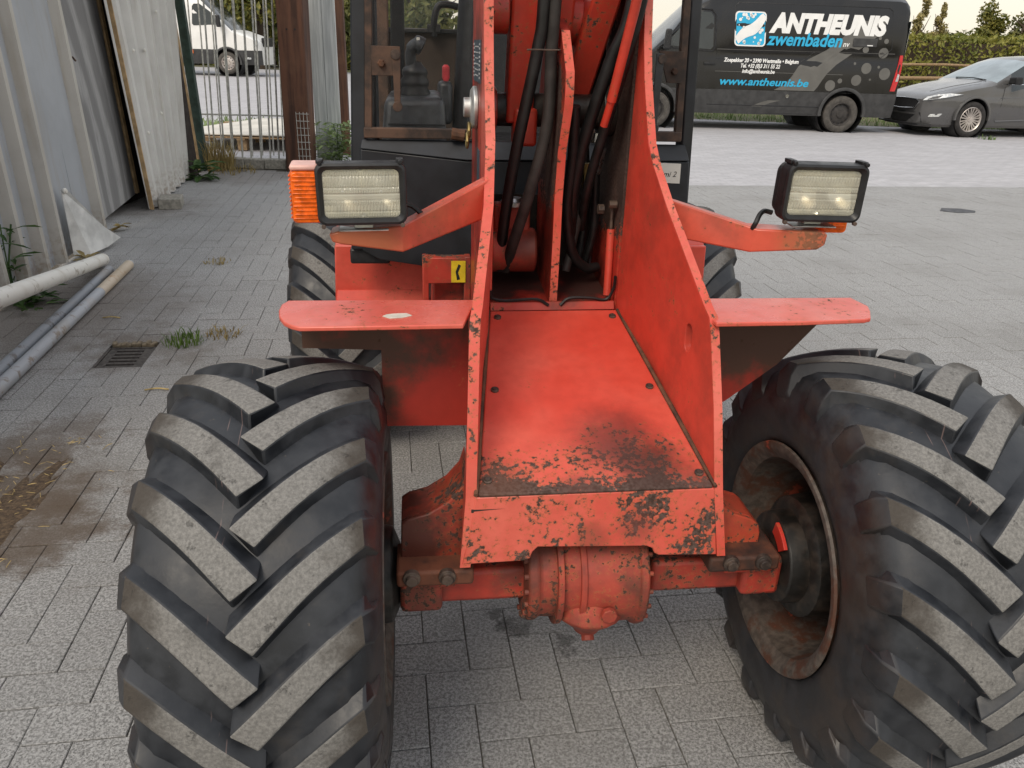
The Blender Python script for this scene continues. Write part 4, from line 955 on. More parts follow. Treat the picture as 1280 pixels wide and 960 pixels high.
broadleaf('tall_weed', (-2.86, 4.28, 0), 44, .42, .08, M['weed'], 'tall narrow leaved weed at the foot of the corrugated wall', 'weed', 9, .17, .013)
broadleaf('low_weed', (-2.70, 4.20, 0), 60, .10, .20, M['weed'], 'low green weeds under the raised white pipe', 'weed', 10, .10, .02)
broadleaf('small_weed', (-3.08, 6.02, 0), 14, .05, .05, M['drygrass'], 'small yellowing weed at the foot of the plywood door', 'weed', 12, .08, .02)
broadleaf('small_weed', (-2.86, 5.08, 0), 14, .05, .04, M['drygrass'], 'small withered weed by the corrugated wall behind the white pipe', 'weed', 13, .10, .02)
broadleaf('grey_shrub', (-2.16, 9.72, 0), 460, .50, .52, M['sage'], 'pale grey green shrub at the foot of the board panel beside the cab', 'shrub', 14, .13, .02)

# ---------------- pipes on the ground
def pipem(name, base, blot):
    k = NT(name, .55); f = k.noise(14, 5, k.pos(), .65); g = k.noise(3, 3, k.pos())
    c = k.mix(k.ss(f, .55, .68, 0, .8), base, blot); c = k.mix(k.ss(g, .5, .7, 0, .35), c, (.30, .22, .12)); k.color(c); k.bump(f, .2, .001); return k.m
def pipe(name, a, b, r, mat, lab, t=.004):
    a, b = Vector(a), Vector(b); d = (b - a); l = d.length; mb = MB()
    mb.lathe([(0, r), (l, r), (l, r - t), (0, r - t)], n=20, loop=True)
    o = obj(name, mb, mat, None, .0008); o.location = a; o.rotation_euler = d.to_track_quat('X', 'Z').to_euler(); return tag(o, lab, 'pipe', 'pipes lying beside the shed wall')
dA = (Vector((-2.07, 3.0, .43)) - Vector((-2.70, 5.05, .055)))
pipe('white_pipe', (-2.715, 5.02, .045), tuple(Vector((-2.715, 5.02, .045)) + dA*1.35), .040, pipem('white_pipe_paint', (.72, .71, .66), (.22, .18, .12)), 'thick dirty white pipe with its far end on the ground')
pipe('grey_pipe', (-2.592, 4.85, .027), (-2.13, 2.45, .027), .027, pipem('grey_pipe_zinc', (.27, .29, .32), (.12, .10, .09)), 'thin dark grey metal pipe lying between the two other pipes')
pC = pipe('pale_pipe', (-2.525, 4.985, .030), (-2.03, 2.30, .030), .030, pipem('pale_pipe_zinc', (.36, .38, .41), (.18, .13, .09)), 'pale grey metal pipe lying nearest the drain')
mb = MB().lathe([(0,.0308),(.62,.0308),(.62,.0285),(0,.0285)], n=20, loop=True); o = obj('painted_sleeve', mb, pipem('cream_pipe_paint', (.52,.44,.34), (.40,.25,.14)), pC); o.location = (.02, 0, 0)
# ---------------- shed wall on the left
def sheetm(name, base, rust=.55):
    k = NT(name, .5); o = k.pos(); f = k.noise(2.2, 6, o, .65); g = k.noise(30, 4, o); s_ = k.noise(6, 4, k.scale(o, (3, 3, .3)))
    c = k.mix(k.ss(f, .4, .7, 0, .4), base, tuple(x*.7 for x in base)); c = k.mix(k.ss(s_, .5, .75, 0, .35), c, (.30, .25, .18))
    x, y, z = k.xyz(o); c = k.mix(k.ma('MULTIPLY', k.ss(z, .02, .35, rust, 0), k.ss(g, .4, .65)), c, (.22, .15, .09)); k.color(c); k.bump(g, .08, .001); return k.m
M['sheet_old'] = sheetm('weathered_cladding', (.36, .38, .405)); M['sheet_pale'] = sheetm('pale_cladding', (.56, .555, .53)); 
M['ridge_old'] = sheetm('beige_sunlight_ridge', (.46, .44, .40)); M['ridge_pale'] = sheetm('cream_sunlight_ridge', (.60, .59, .56))  # warm sunlight on the ridges is painted into these two tints
def plywood():
    k = NT('weathered_plywood', .85); o = k.obj(); w_ = k.n('ShaderNodeTexWave'); w_.wave_type = 'RINGS'; w_.rings_direction = 'X'
    k.l(k.scale(o, (1, 1.5, .45)), w_.inputs['Vector']); w_.inputs['Scale'].default_value = .9; w_.inputs['Distortion'].default_value = 9; w_.inputs['Detail'].default_value = 3; w_.inputs['Detail Scale'].default_value = 1.2
    g = k.noise(60, 4, k.scale(o, (1, 1, .12))); c = k.mix(k.ss(w_.outputs['Fac'], .2, .9), (.20, .197, .195), (.33, .327, .322)); c = k.mix(k.ss(g, .45, .7, 0, .45), c, (.15, .147, .143)); k.color(c); k.bump(g, .2, .002); return k.m
M['ply'] = plywood(); M['timber'] = plain('bare_timber', (.40, .27, .14), .8, 0, .3, 12, .2); M['dark'] = plain('shed_interior_shade', (.03, .022, .018), .9)
shed = empty('corrugated_shed', (-3.1, 5.3, 0), 0, 'shed wall of weathered corrugated sheets with a grey plywood door', 'shed')
def P_(p): return (p[0] + 3.1, p[1] - 5.3, p[2])
def profiled(line0, line1, ridges, w_top, w_slope, dep, h, z0, name, mat, lean=0.0, t=.003, parent=None, ridge=None):
    """sheet along line0->line1 (ground points), ridges = distances; profile extruded upwards, leaning by lean per metre"""
    a, b = Vector((*line0, 0)), Vector((*line1, 0)); d = (b - a); L_ = d.length; d.normalize(); n_ = Vector((d.y, -d.x, 0))
    if n_.x < 0: n_ = -n_
    pr = [(0, 0)]
    for r in ridges:
        hw = w_top/2
        if r - hw - w_slope > pr[-1][0]: pr += [(r - hw - w_slope, 0), (r - hw, dep), (r + hw, dep), (r + hw + w_slope, 0)]
    if pr[-1][0] < L_: pr.append((L_, 0))
    F = [a + d*s_ + n_*q for s_, q in pr]; Bk = [p - n_*t for p in F]; n = len(F); rg = random.Random(4)
    l0, l1 = lean if isinstance(lean, tuple) else (lean, lean)
    vs = []; fs = []
    for i, (p, q) in enumerate(zip(F, Bk)):
        ln = l0 + (l1 - l0)*pr[i][0]/L_; zz = z0 + rg.uniform(-.006, .006)
        up = lambda v, z: P_((v.x - ln*z, v.y, z))
        vs += [up(p, zz), up(p, h), up(q, h), up(q, zz)]
    for i in range(n - 1):
        for j in range(4): fs.append((4*i+j, 4*i+(j+1) % 4, 4*i+4+(j+1) % 4, 4*i+4+j))
    fs += [(0,1,2,3), tuple(4*(n-1)+j for j in range(4))]
    bm = MB().add(vs, fs)
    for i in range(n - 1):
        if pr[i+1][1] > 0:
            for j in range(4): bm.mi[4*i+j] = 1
    return obj(name, bm, [mat, ridge or mat], parent or shed, 0, 20)
def wx(y): return -2.965 - (y - 4.9) * .165
# two overlapped old sheets with ridges at roughly 27 cm, bottom ends uneven
w0 = (wx(1.2), 1.2)
def s_at(y): return (y - 1.2) * math.sqrt(1 + .165**2)
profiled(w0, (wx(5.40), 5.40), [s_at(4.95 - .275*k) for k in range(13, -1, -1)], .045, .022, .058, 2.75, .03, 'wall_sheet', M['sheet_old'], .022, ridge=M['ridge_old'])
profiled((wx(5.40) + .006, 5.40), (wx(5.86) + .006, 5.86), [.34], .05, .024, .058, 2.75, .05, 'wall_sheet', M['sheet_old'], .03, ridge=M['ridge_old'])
# torn, bent-out flap at the foot of that sheet
mb = MB(); fl_ = [(-2.965,5.13,.47),(-2.945,5.18,.45),(-2.90,5.46,.16),(-2.90,5.66,.04),(-2.875,5.42,.03),(-2.885,5.20,.03),(-2.95,5.11,.03)]
P2 = [Vector(P_(p)) for p in fl_]
mb.add(P2 + [p - Vector((.004,0,0)) for p in P2], [(0,1,2),(0,2,5),(2,3,4),(2,4,5),(0,5,6)] + [(9,8,7),(12,9,7),(11,10,9),(12,11,9),(13,12,7)] + [(i,(i+1)%7,7+(i+1)%7,7+i) for i in range(7)])
obj('bent_flap', mb, plain('bright_bent_sheet', (.62,.62,.60), .4, .2, .2, 8), shed, 0, 20)
mb = MB().lathe([(0,.018),(.01,.02),(.02,.012),(.02,0)], P_((-2.955,5.14,.46)), 'x', 12); obj('flap_rivet', mb, M['white_label'], shed)
# plywood door leaf, hung slightly open
d0, d1 = (-3.17, 5.95), (-3.40, 7.02)
mb = MB().slab([P_((d0[0]-.02, d0[1], .075)), P_((d1[0], d1[1], .10)), P_((d1[0]-.11, d1[1], 2.6)), P_((d0[0]-.13, d0[1], 2.6))], (-.018,-.004,0)); pl = obj('plywood_door', mb, M['ply'], shed, .002)
mb = MB().box(P_((-3.24,5.99,1.22)), (.02,.10,.035)); mb.tube([P_((-3.225,5.96,1.235)), P_((-3.20,6.0,1.245)), P_((-3.215,6.06,1.22))], .008, 6); obj('door_hasp', mb, M['rust'], pl, .003)
mb = MB().slab([P_((-3.44,7.06,.10)),P_((-3.40,7.06,.10)),P_((-3.51,7.06,2.6)),P_((-3.55,7.06,2.6))], (0,.05,0)); obj('door_jamb', mb, M['timber'], shed, .004)
mb = MB().slab([P_((-3.52,6.5,.0)),P_((-3.52,8.8,.0)),P_((-3.62,8.8,2.7)),P_((-3.62,6.5,2.7))], (-.04,0,0)); mb.slab([P_((-4.6,5.2,0)),P_((-3.4,5.2,0)),P_((-3.4,5.2,2.7)),P_((-4.6,5.2,2.7))], (0,.03,0)); mb.box(P_((-4.0,6.5,2.76)), (2.2,4.6,.04)); obj('shade_backing', mb, M['dark'], shed)  # near-black colour paints in the shade inside the shed
# the pale sheet in front, standing out from the wall
q0, q1 = (-3.205, 6.83), (-3.585, 8.62)
Lq = math.hypot(q1[0]-q0[0], q1[1]-q0[1])
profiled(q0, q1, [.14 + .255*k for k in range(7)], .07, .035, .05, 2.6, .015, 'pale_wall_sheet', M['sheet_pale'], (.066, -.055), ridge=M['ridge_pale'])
mb = MB().slab([P_((-3.195,6.815,.01)),P_((-3.16,6.815,.01)),P_((-3.305,6.815,2.6)),P_((-3.34,6.815,2.6))], (0,.012,0)); obj('edge_trim', mb, M['timber'], shed, .002)
mb = MB()
for (y_, z_) in ((7.12,1.28),(7.42,1.28),(7.10,.62),(7.62,.74),(7.9,1.6)):
    x_ = q0[0] + (q1[0]-q0[0])*(y_-q0[1])/(q1[1]-q0[1]) - (.066 - .121*(y_-q0[1])/(q1[1]-q0[1]))*z_ + .05
    s_ = MB().lathe([(0,.016),(.008,.014),(.014,.006),(.014,0)], P_((x_, y_, z_)), 'x', 10); obj('sheet_screw', s_, M['white_label'], shed)
ck = plain('concrete_block', (.27, .255, .22), .9, 0, .25, 40, .4)
o = obj('concrete_block', MB().box((0,0,.045), (.19,.27,.09)), ck, None, .006, loc=(-3.09, 7.02, 0), rot=(0, 0, R(18))); tag(o, 'loose grey concrete block lying at the edge of the plywood doorway', 'block')
# timber batten and green post at the end of the shed
o = obj('timber_batten', MB().slab([(-3.66,8.98,0),(-3.58,8.98,0),(-3.70,8.98,2.7),(-3.78,8.98,2.7)], (0,.05,0)), M['timber'], None, .004); tag(o, 'bare timber batten standing between the shed and the gate', 'post')
o = obj('green_post', MB().slab([(-3.63,9.12,0),(-3.54,9.12,0),(-3.62,9.12,2.6),(-3.71,9.12,2.6)], (0,.06,0)), plain('dark_green_paint', (.035,.065,.055), .5, .1), None, .004); tag(o, 'dark green metal gate post behind the timber batten', 'post')

# ---------------- gate, kerb, posts, boards
galv = plain('galvanised_bar', (.42, .42, .39), .5, .35, .25, 20)
kerb = tag(obj('kerb', MB().box((-3.0,9.50,-.01), (1.5,.12,.06)), ck), 'row of rough kerb stones under the gate', kind='structure')
for k in range(6):
    s_ = MB().box((0,0,0), (.235 + .02*(k % 2),.13,.115)); 
    obj('kerb_stone', s_, ck, kerb, .012, loc=(-3.58 + .248*k, 9.41 + .012*(k % 3), .05 + .006*(k % 2)), rot=(0, 0, random.uniform(-.05,.05)))
def gate(name, x0, x1, y0, y1, z0, n, r, lab, rails, rg, grp=None, zt=2.3):
    g_ = empty(name, ((x0+x1)/2, (y0+y1)/2, 0), 0, lab, 'gate'); cx, cy = (x0+x1)/2, (y0+y1)/2
    bar_me = mesh('gate_bar', MB().cyl((0,0,z0), (0,0,zt), r, 8), galv)
    for k in range(n):
        t = k/(n-1); link('gate_bar', bar_me, g_, (x0 + (x1-x0)*t - cx + rg.uniform(-.008,.008), y0 + (y1-y0)*t - cy, rg.uniform(-.02,.02)), (rg.uniform(-.006,.006), R(2.2) + rg.uniform(-.006,.006), 0))
    for z in rails: obj('gate_rail', MB().cyl((x0-cx, y0-cy, z), (x1-cx, y1-cy, z), r*1.2, 8), galv, g_)
    return g_
rg = random.Random(5)
gate('bar_gate', -3.56, -2.70, 9.42, 9.42, .11, 9, .0105, 'nearer gate leaf of upright galvanised bars standing on the kerb', (), rg)
gate('bar_fence', -4.25, -2.62, 10.1, 10.3, .02, 14, .009, 'farther fence of thin upright bars behind the gate leaf', (.52,), rg)
def beamwood():
    k = NT('brown_stained_timber', .75); o = k.obj(); g = k.noise(14, 6, k.scale(o, (1, 1, .07)), .65); f = k.noise(3, 4, o)
    c = k.mix(k.ss(g, .35, .65), (.045, .018, .010), (.125, .052, .028)); c = k.mix(k.ss(f, .5, .75, 0, .5), c, (.16, .08, .045)); k.color(c); k.bump(g, .5, .004); return k.m
M['beam'] = beamwood()
pw_ = MB().slab([(-.145,-.13,-.1),(.145,-.13,-.1),(.150,.13,-.1),(-.145,.13,-.1)], lambda p: Vector((p.x + .035, p.y + .04, 2.9)))
post_ = tag(obj('wooden_post', pw_, M['beam'], None, .014, loc=(-2.535, 9.36, 0)), 'thick dark brown square wooden post right of the gate', 'post', 'brown wooden posts')
for q in (-.04, .05): obj('nail_hole', MB().lathe([(-.1335,0),(-.1335,.010),(-.12,.010),(-.12,0)], (q + .02, .02, 1.50), 'y', 10), M['black_ink'], post_)
# small wire panel leaning on the post
wp = empty('wire_panel', (-2.43, 9.14, 0), R(4), 'small rusty wire mesh panel leaning on the thick wooden post', 'wire mesh')
for k in range(4): obj('wire', MB().cyl((-.06 + .04*k, 0, .0), (-.075 + .04*k, .06, .66), .0035, 6), galv, wp)
for k in range(9): obj('wire', MB().cyl((-.075, .006*k, .04 + .075*k), (.07, .006*k, .04 + .075*k), .0035, 6), galv, wp)
def boardm():
    k = NT('weathered_white_board', .8); o = k.obj(); g = k.noise(10, 5, k.scale(o, (3, 1, .12)), .65)
    k.color(k.mix(k.ss(g, .35, .7), (.36, .38, .38), (.60, .62, .61))); k.bump(g, .2, .002); return k.m
M['board'] = boardm()
bd = empty('board_panel', (-2.335, 9.95, 0), 0, 'tall pale weathered board panel between the two wooden posts', 'board')
for k in range(2):
    obj('board', MB().slab([(-.155 + .156*k, 0, -.05), (-.002 + .156*k, 0, -.05), (.0 + .156*k, .0, 2.7), (-.152 + .156*k, 0, 2.7)], (0,.03,0)), M['board'], bd, .003)
o = obj('wooden_post', MB().slab([(-.052,-.05,-.1),(.052,-.05,-.1),(.052,.05,-.1),(-.052,.05,-.1)], lambda p: Vector((p.x - .0, p.y, 2.8))), M['beam'], None, .01, loc=(-2.315, 10.85, 0)); tag(o, 'thin dark brown wooden post behind the pale board panel', 'post', 'brown wooden posts')
# pallet with a pale sheet on it behind the gate
pt_ = empty('pallet', (-3.75, 11.9, 0), R(3), 'low wooden pallet standing on the ground behind the gate', 'pallet')
for k in range(3):
    for j in range(3): obj('pallet_block', MB().box((-.75 + .72*k, -.95 + .9*j, .07), (.12,.12,.13)), M['twig'], pt_, .004)
for k in range(3): obj('stringer', MB().box((-.75 + .72*k, 0, .147), (.11,2.1,.022)), M['twig'], pt_, .003)
for k in range(8): obj('deck_board', MB().box((0, -.98 + .28*k, .17), (1.66,.12,.02)), M['twig'], pt_, .003)
o = obj('white_sheet', MB().slab([(-4.78,10.85,.19),(-2.80,10.92,.20),(-3.0,13.25,.20),(-4.15,13.2,.20),(-4.45,12.0,.20)], (0,0,.018)), plain('chalky_sheet', (.60,.57,.51), .8, 0, .12, 3), None, .004); tag(o, 'pale flat sheet lying on the pallet behind the gate', 'sheet')
tuft('grass_verge', (-4.9, 13.2, 0), 500, .22, 1.1, M['sage'], 'grey green grass growing left of the pale sheet behind the gate', 'grass', 21, .012, .8)

# ============================================================ vehicles
def carpaint(name, base, rough=.22, dirt=.3, coat=.6):
    k = NT(name, rough); f = k.noise(2.5, 5, k.obj()); g = k.noise(90, 3, k.obj())
    c = k.mix(k.ss(f, .4, .7, 0, dirt), base, (.14, .125, .105)); k.color(c); k.rough(k.ss(f, .3, .7, rough, rough + .18))
    k.b.inputs['Coat Weight'].default_value = coat; k.b.inputs['Coat Roughness'].default_value = .06; return k.m
M['v_glass'] = plain('vehicle_glass', (.018, .024, .024), .06, 0, .2, 3); M['v_glass'].node_tree.nodes['Principled BSDF'].inputs['Specular IOR Level'].default_value = .8
M['v_plastic'] = plain('unpainted_bumper_plastic', (.045, .045, .045), .55, 0, .25, 8); M['v_black'] = plain('black_trim', (.012, .012, .013), .5)
M['v_tyre'] = plain('dusty_tyre', (.075, .068, .06), .85, 0, .3, 14, .2); M['v_tyre_dark'] = plain('dark_tyre', (.025, .023, .022), .8, 0, .3, 14, .2)
M['v_rim'] = plain('dirty_steel_rim', (.05, .045, .042), .6, .3, .3, 10); M['v_alloy'] = plain('alloy_rim', (.55, .50, .46), .35, .8, .2, 10)
M['v_lamp'] = plain('clear_headlamp', (.55, .57, .58), .12, .3, .2, 30); M['v_red'] = plain('red_tail_lamp', (.55, .02, .025), .15, 0, .15, 20); M['v_chrome'] = plain('chrome_trim', (.62, .62, .62), .15, 1, .1, 10)
M['amber'] = plain('amber_marker', (.75, .16, .02), .3)

def surf_loft(stations, levels_fn):
    """stations: list of x; levels_fn(x) -> list of (halfwidth, z) from sill up to roof centre (halfwidth 0)"""
    return [[(x, hw, z) for hw, z in levels_fn(x)] for x in stations]
def body_from(grid, W2, key, mats, root, names, caps=True):
    """mirror the half grid; split faces by key(i,j)->part name"""
    parts = {}
    nl = len(grid[0])
    for side in (-1, 1):
        for i in range(len(grid) - 1):
            for j in range(nl - 1):
                kx = key(i, j, side); mb = parts.setdefault(kx, MB())
                q = [grid[i][j], grid[i+1][j], grid[i+1][j+1], grid[i][j+1]]
                mb.add([(x, W2 + side*hw, z) for x, hw, z in q], [(0,1,2,3)])
    if caps:
        for i in (0, len(grid) - 1):
            ring = [(x, W2 - hw, z) for x, hw, z in grid[i]] + [(x, W2 + hw, z) for x, hw, z in grid[i][-2::-1]]
            parts[names[0]].add(ring, [tuple(range(len(ring)))])
        for i in range(len(grid) - 1):
            a, b = grid[i][0], grid[i+1][0]
            parts[names[0]].add([(a[0], W2-a[1], a[2]), (b[0], W2-b[1], b[2]), (b[0], W2+b[1], b[2]), (a[0], W2+a[1], a[2])], [(0,1,2,3)])
    out = {}
    for kx, mb in parts.items():
        me = mesh(kx, mb, mats[kx], 0); bm = bmesh.new(); bm.from_mesh(me); bmesh.ops.remove_doubles(bm, verts=bm.verts, dist=.0008); bmesh.ops.recalc_face_normals(bm, faces=bm.faces); bm.to_mesh(me); bm.free()
        me.shade_smooth(); me.set_sharp_from_angle(angle=R(28)); out[kx] = link(kx, me, root)
    return out
def wheel_opening(obs, cx, cz, rad, ymid, step=.03):
    """cut round openings in the skin: refine faces near the circle, drop those inside it"""
    for o in obs:
        bm = bmesh.new(); bm.from_mesh(o.data)
        for _ in range(7):
            es = set()
            for f in bm.faces:
                if abs(f.normal.y) < .45: continue
                xs = [v.co.x for v in f.verts]; zs = [v.co.z for v in f.verts]
                if min(xs) > cx + rad or max(xs) < cx - rad or min(zs) > cz + rad or max(zs) < cz - rad: continue
                ds = [math.hypot(v.co.x - cx, v.co.z - cz) for v in f.verts]
                if max(ds) < rad: continue
                for e in f.edges:
                    if e.calc_length() > step: es.add(e)
            if not es: break
            bmesh.ops.subdivide_edges(bm, edges=list(es), cuts=1, use_grid_fill=True)
        dead = [f for f in bm.faces if abs(f.normal.y) >= .30 and math.hypot(f.calc_center_median().x - cx, f.calc_center_median().z - cz) < rad]
        bmesh.ops.delete(bm, geom=dead, context='FACES'); bm.to_mesh(o.data); bm.free()
        o.data.set_sharp_from_angle(angle=R(28))
def wheel_well(root, x, z, r, y0, y1, mat):
    mb = MB().lathe([(y0, r), (y1, r), (y1, 0)], (x, 0, z), 'y', 28); return obj('wheel_housing', mb, mat, root, 0, 40)
def road_wheel(root, x, y, r, wid, rim_r, tmat, rmat, side, spokes=0, yaw=0.0):
    a = empty('wheel', (x, y, r)); a.parent = root; a.rotation_euler = (0, 0, yaw + (pi if side > 0 else 0))
    w2 = wid/2
    obj('tyre', MB().lathe([(-w2*.86, rim_r), (-w2, rim_r + .03), (-w2*1.02, (r+rim_r)/2), (-w2*.92, r-.022), (-w2*.75, r-.004), (0, r), (w2*.75, r-.004), (w2, (r+rim_r)/2), (w2*.86, rim_r)], n=40, ax='y'), tmat, a)
    rm = MB(); rm.lathe([(-w2*.88, rim_r+.004), (-w2*.93, rim_r-.004), (-w2*.80, rim_r-.02), (-w2*.45, rim_r-.035), (w2*.5, rim_r-.04)], n=40, ax='y')
    if not spokes:
        rm.lathe([(-w2*.42, rim_r-.03), (-w2*.50, rim_r*.72), (-w2*.62, rim_r*.52), (-w2*.62, rim_r*.36), (-w2*.80, rim_r*.30), (-w2*.82, rim_r*.1), (-w2*.82, 0)], n=40, ax='y')
        obj('rim', rm, rmat, a)
        for k in range(12):
            t = 2*pi*k/12; h_ = MB().cyl((rim_r*.78*cos(t), -w2*.58, rim_r*.78*sin(t)), (rim_r*.78*cos(t), -w2*.35, rim_r*.78*sin(t)), .016, 8); obj('rim_hole', h_, M['v_black'], a)
    else:
        obj('rim', rm, rmat, a); obj('hub_cap', MB().lathe([(-w2*.80, 0), (-w2*.80, .045), (-w2*.6, .055), (-w2*.2, .06), (-w2*.2, 0)], n=24, ax='y'), rmat, a)
        sp_ = mesh('spoke', MB().hexa([(-.010, -w2*.70, .04), (.010, -w2*.70, .04), (.010, -w2*.45, .04), (-.010, -w2*.45, .04)], [(-.013, -w2*.82, rim_r-.01), (.013, -w2*.82, rim_r-.01), (.013, -w2*.6, rim_r-.01), (-.013, -w2*.6, rim_r-.01)]), rmat)
        for k in range(spokes):
            t = 2*pi*(k//2)/(spokes/2) + (.14 if k % 2 else -.14); link('spoke', sp_, a, (0,0,0), (0, t, 0))
        obj('brake_disc', MB().lathe([(-.02, 0), (-.02, rim_r*.75), (.0, rim_r*.75), (.0, 0)], n=24, ax='y'), M['v_black'], a)
    return a
def arch_lip(root, x, z, y0, r0, r1, mat, a0=-8, a1=188, dep=.03, name='wheel_arch_trim'):
    mb = MB(); n = 22; vs = []; fs = []
    for k in range(n + 1):
        t = R(a0 + (a1-a0)*k/n)
        for rr, yy in ((r0, y0+.04), (r0, y0 - dep*.6), ((r0+r1)/2, y0 - dep), (r1, y0 - dep*.5), (r1, y0 + .04)): vs.append((x + rr*cos(t), yy, z + rr*sin(t)))
    for k in range(n):
        for j in range(4): fs.append((k*5+j, (k+1)*5+j, (k+1)*5+j+1, k*5+j+1))
    return obj(name, mb.add(vs, fs), mat, root, 0, 50)

VANW = 1.03
VHW = [(.30, .955), (.40, .985), (.47, 1.0), (.74, 1.03), (.745, 1.012), (1.06, 1.008), (1.28, .998), (1.31, .985), (1.44, .972), (1.47, .984), (1.9, .945), (2.27, .885), (2.40, .815), (2.47, .70), (2.50, .45), (2.515, 0)]
def van_top(x):
    return interp(x, [(-4.83, .82), (-4.80, .98), (-4.70, 1.08), (-4.40, 1.22), (-4.05, 1.33), (-3.95, 1.36), (-3.30, 2.02), (-2.98, 2.33), (-2.70, 2.47), (-2.2, 2.515), (.85, 2.50), (1.0, 2.47), (1.08, 2.40)])
def van_plan(x): return interp(x, [(-4.83, .70), (-4.78, .82), (-4.65, .92), (-4.3, .98), (-3.9, 1.0), (.80, 1.0), (1.0, .985), (1.06, .96), (1.08, .90)])
def van_levels(x):
    top = van_top(x); out = []
    for z, hw in VHW:
        zz = z if z <= .745 else .745 + (z - .745) * (top - .745) / (2.515 - .745)
        h_ = interp(zz, [(a, b) for a, b in VHW[:13]]) if z < 2.4 else hw
        if z >= 2.4: h_ = hw * (1 + (2.515 - top) * .12)
        out.append((h_ * van_plan(x), zz))
    return out
def van_side(x, z): return VANW - interp(z, VHW) * van_plan(x)
def on_side(mb, off=.004):
    """lay flat pieces given in (x, z) on the near side of the van"""
    mb.v = [(x, van_side(x, z) - off - y, z) for x, y, z in mb.v]; return mb
def side_patch(pts, name, mat, root, off=.004, th=.003):
    P = [Vector((x, 0, z)) for x, z in pts]
    mb = MB(); n = len(P); vs = [(p.x, van_side(p.x, p.z) - off, p.z) for p in P] + [(p.x, van_side(p.x, p.z) - off + th, p.z) for p in P]
    mb.add(vs, [tuple(range(n)), tuple(range(n, 2*n))[::-1]] + [(i, (i+1) % n, n+(i+1) % n, n+i) for i in range(n)]); return obj(name, mb, mat, root, 0, 20)
def side_band(top, bot, name, mat, root, off=.004):
    """ribbon between two equally long (x,z) lists, subdivided so that it follows the bulge of the side"""
    mb = MB(); m = 5; vs = []; fs = []
    for (x0, z0), (x1, z1) in zip(top, bot):
        for j in range(m + 1):
            t = j/m; x, z = x0 + (x1-x0)*t, z0 + (z1-z0)*t; vs.append((x, van_side(x, z) - off, z))
    for i in range(len(top) - 1):
        for j in range(m): fs.append((i*(m+1)+j, (i+1)*(m+1)+j, (i+1)*(m+1)+j+1, i*(m+1)+j+1))
    return obj(name, mb.add(vs, fs), mat, root, 0, 0)
def side_line(pts, name, mat, root, wd=.008, off=.002):
    mb = MB().tube([(x, van_side(x, z) - off + .004, z) for x, z in pts], wd/2, 5); return obj(name, mb, mat, root)
def rounded(x0, z0, x1, z1, r, n=4, sk=0.0):
    P = []
    for cx_, cz_, a in ((x1-r, z1-r, 0), (x0+r, z1-r, 90), (x0+r, z0+r, 180), (x1-r, z0+r, 270)):
        for k in range(n+1):
            t = R(a + 90*k/n); x, z = cx_ + r*cos(t), cz_ + r*sin(t); P.append((x + sk*(z - z0), z))
    return P
def disc(x, z, r, n=18): return [(x + r*cos(2*pi*k/n), z + r*sin(2*pi*k/n)) for k in range(n)]
def build_van(name, loc, rz, label, paint, clad, steel, group=None):
    root = empty(name, loc, rz, label, 'van', group)
    st = [-4.83,-4.80,-4.70,-4.55,-4.40,-4.2,-4.05,-3.95,-3.75,-3.5,-3.30,-3.1,-2.98,-2.85,-2.70,-2.4,-2.2,-1.6,-1.0,-.4,.2,.6,.85,.95,1.0,1.06,1.08]
    g = surf_loft(st, van_levels)
    def key(i, j, side):
        x0, x1 = st[i], st[i+1]
        if j < 4: return 'lower_cladding'
        if x0 >= -3.96 and x1 <= -2.97 and j >= 12: return 'windscreen'
        return 'body'
    ps = body_from(g, VANW, key, {'body': paint, 'lower_cladding': clad, 'windscreen': M['v_glass']}, root, ['body'])
    for wx_ in (0, -3.75): wheel_opening((ps['body'], ps['lower_cladding']), wx_, .37, .44, VANW)
    for wx_ in (0, -3.75):
        for sd_, y in ((-1, .12), (1, 2*VANW - .12)):
            road_wheel(root, wx_, y, .345, .22, .215, M['v_tyre'], steel, sd_)
        mb = MB()
        wheel_well(root, wx_, .37, .46, van_side(wx_, .6) + .02, .55, M['v_black']); wheel_well(root, wx_, .37, .46, 2*VANW - van_side(wx_, .6) - .02, 2*VANW - .55, M['v_black'])
        arch_lip(root, wx_, .37, van_side(wx_, .7) + .0, .415, .475, clad)
    return root
def win(root, pts, name='side_window'):
    a = side_patch(pts, name, M['v_glass'], root, .005); return a

# --- the dark van with the white and blue lettering
VP = M['van_paint'] = carpaint('dark_metallic_paint', (.009, .0085, .008), .12, .03, .0)
van = build_van('parked_van', (6.325, 16.417, 0), R(3), 'dark panel van with white and blue lettering parked behind the loader', VP, M['v_plastic'], M['v_rim'])
C_white = plain('white_vinyl', (.80, .80, .78), .45, 0, .04, 6); C_cyan = plain('cyan_vinyl', (.02, .40, .66), .42, 0, .06, 6); C_grey = plain('grey_vinyl', (.12, .116, .105), .42, 0, .1, 5)
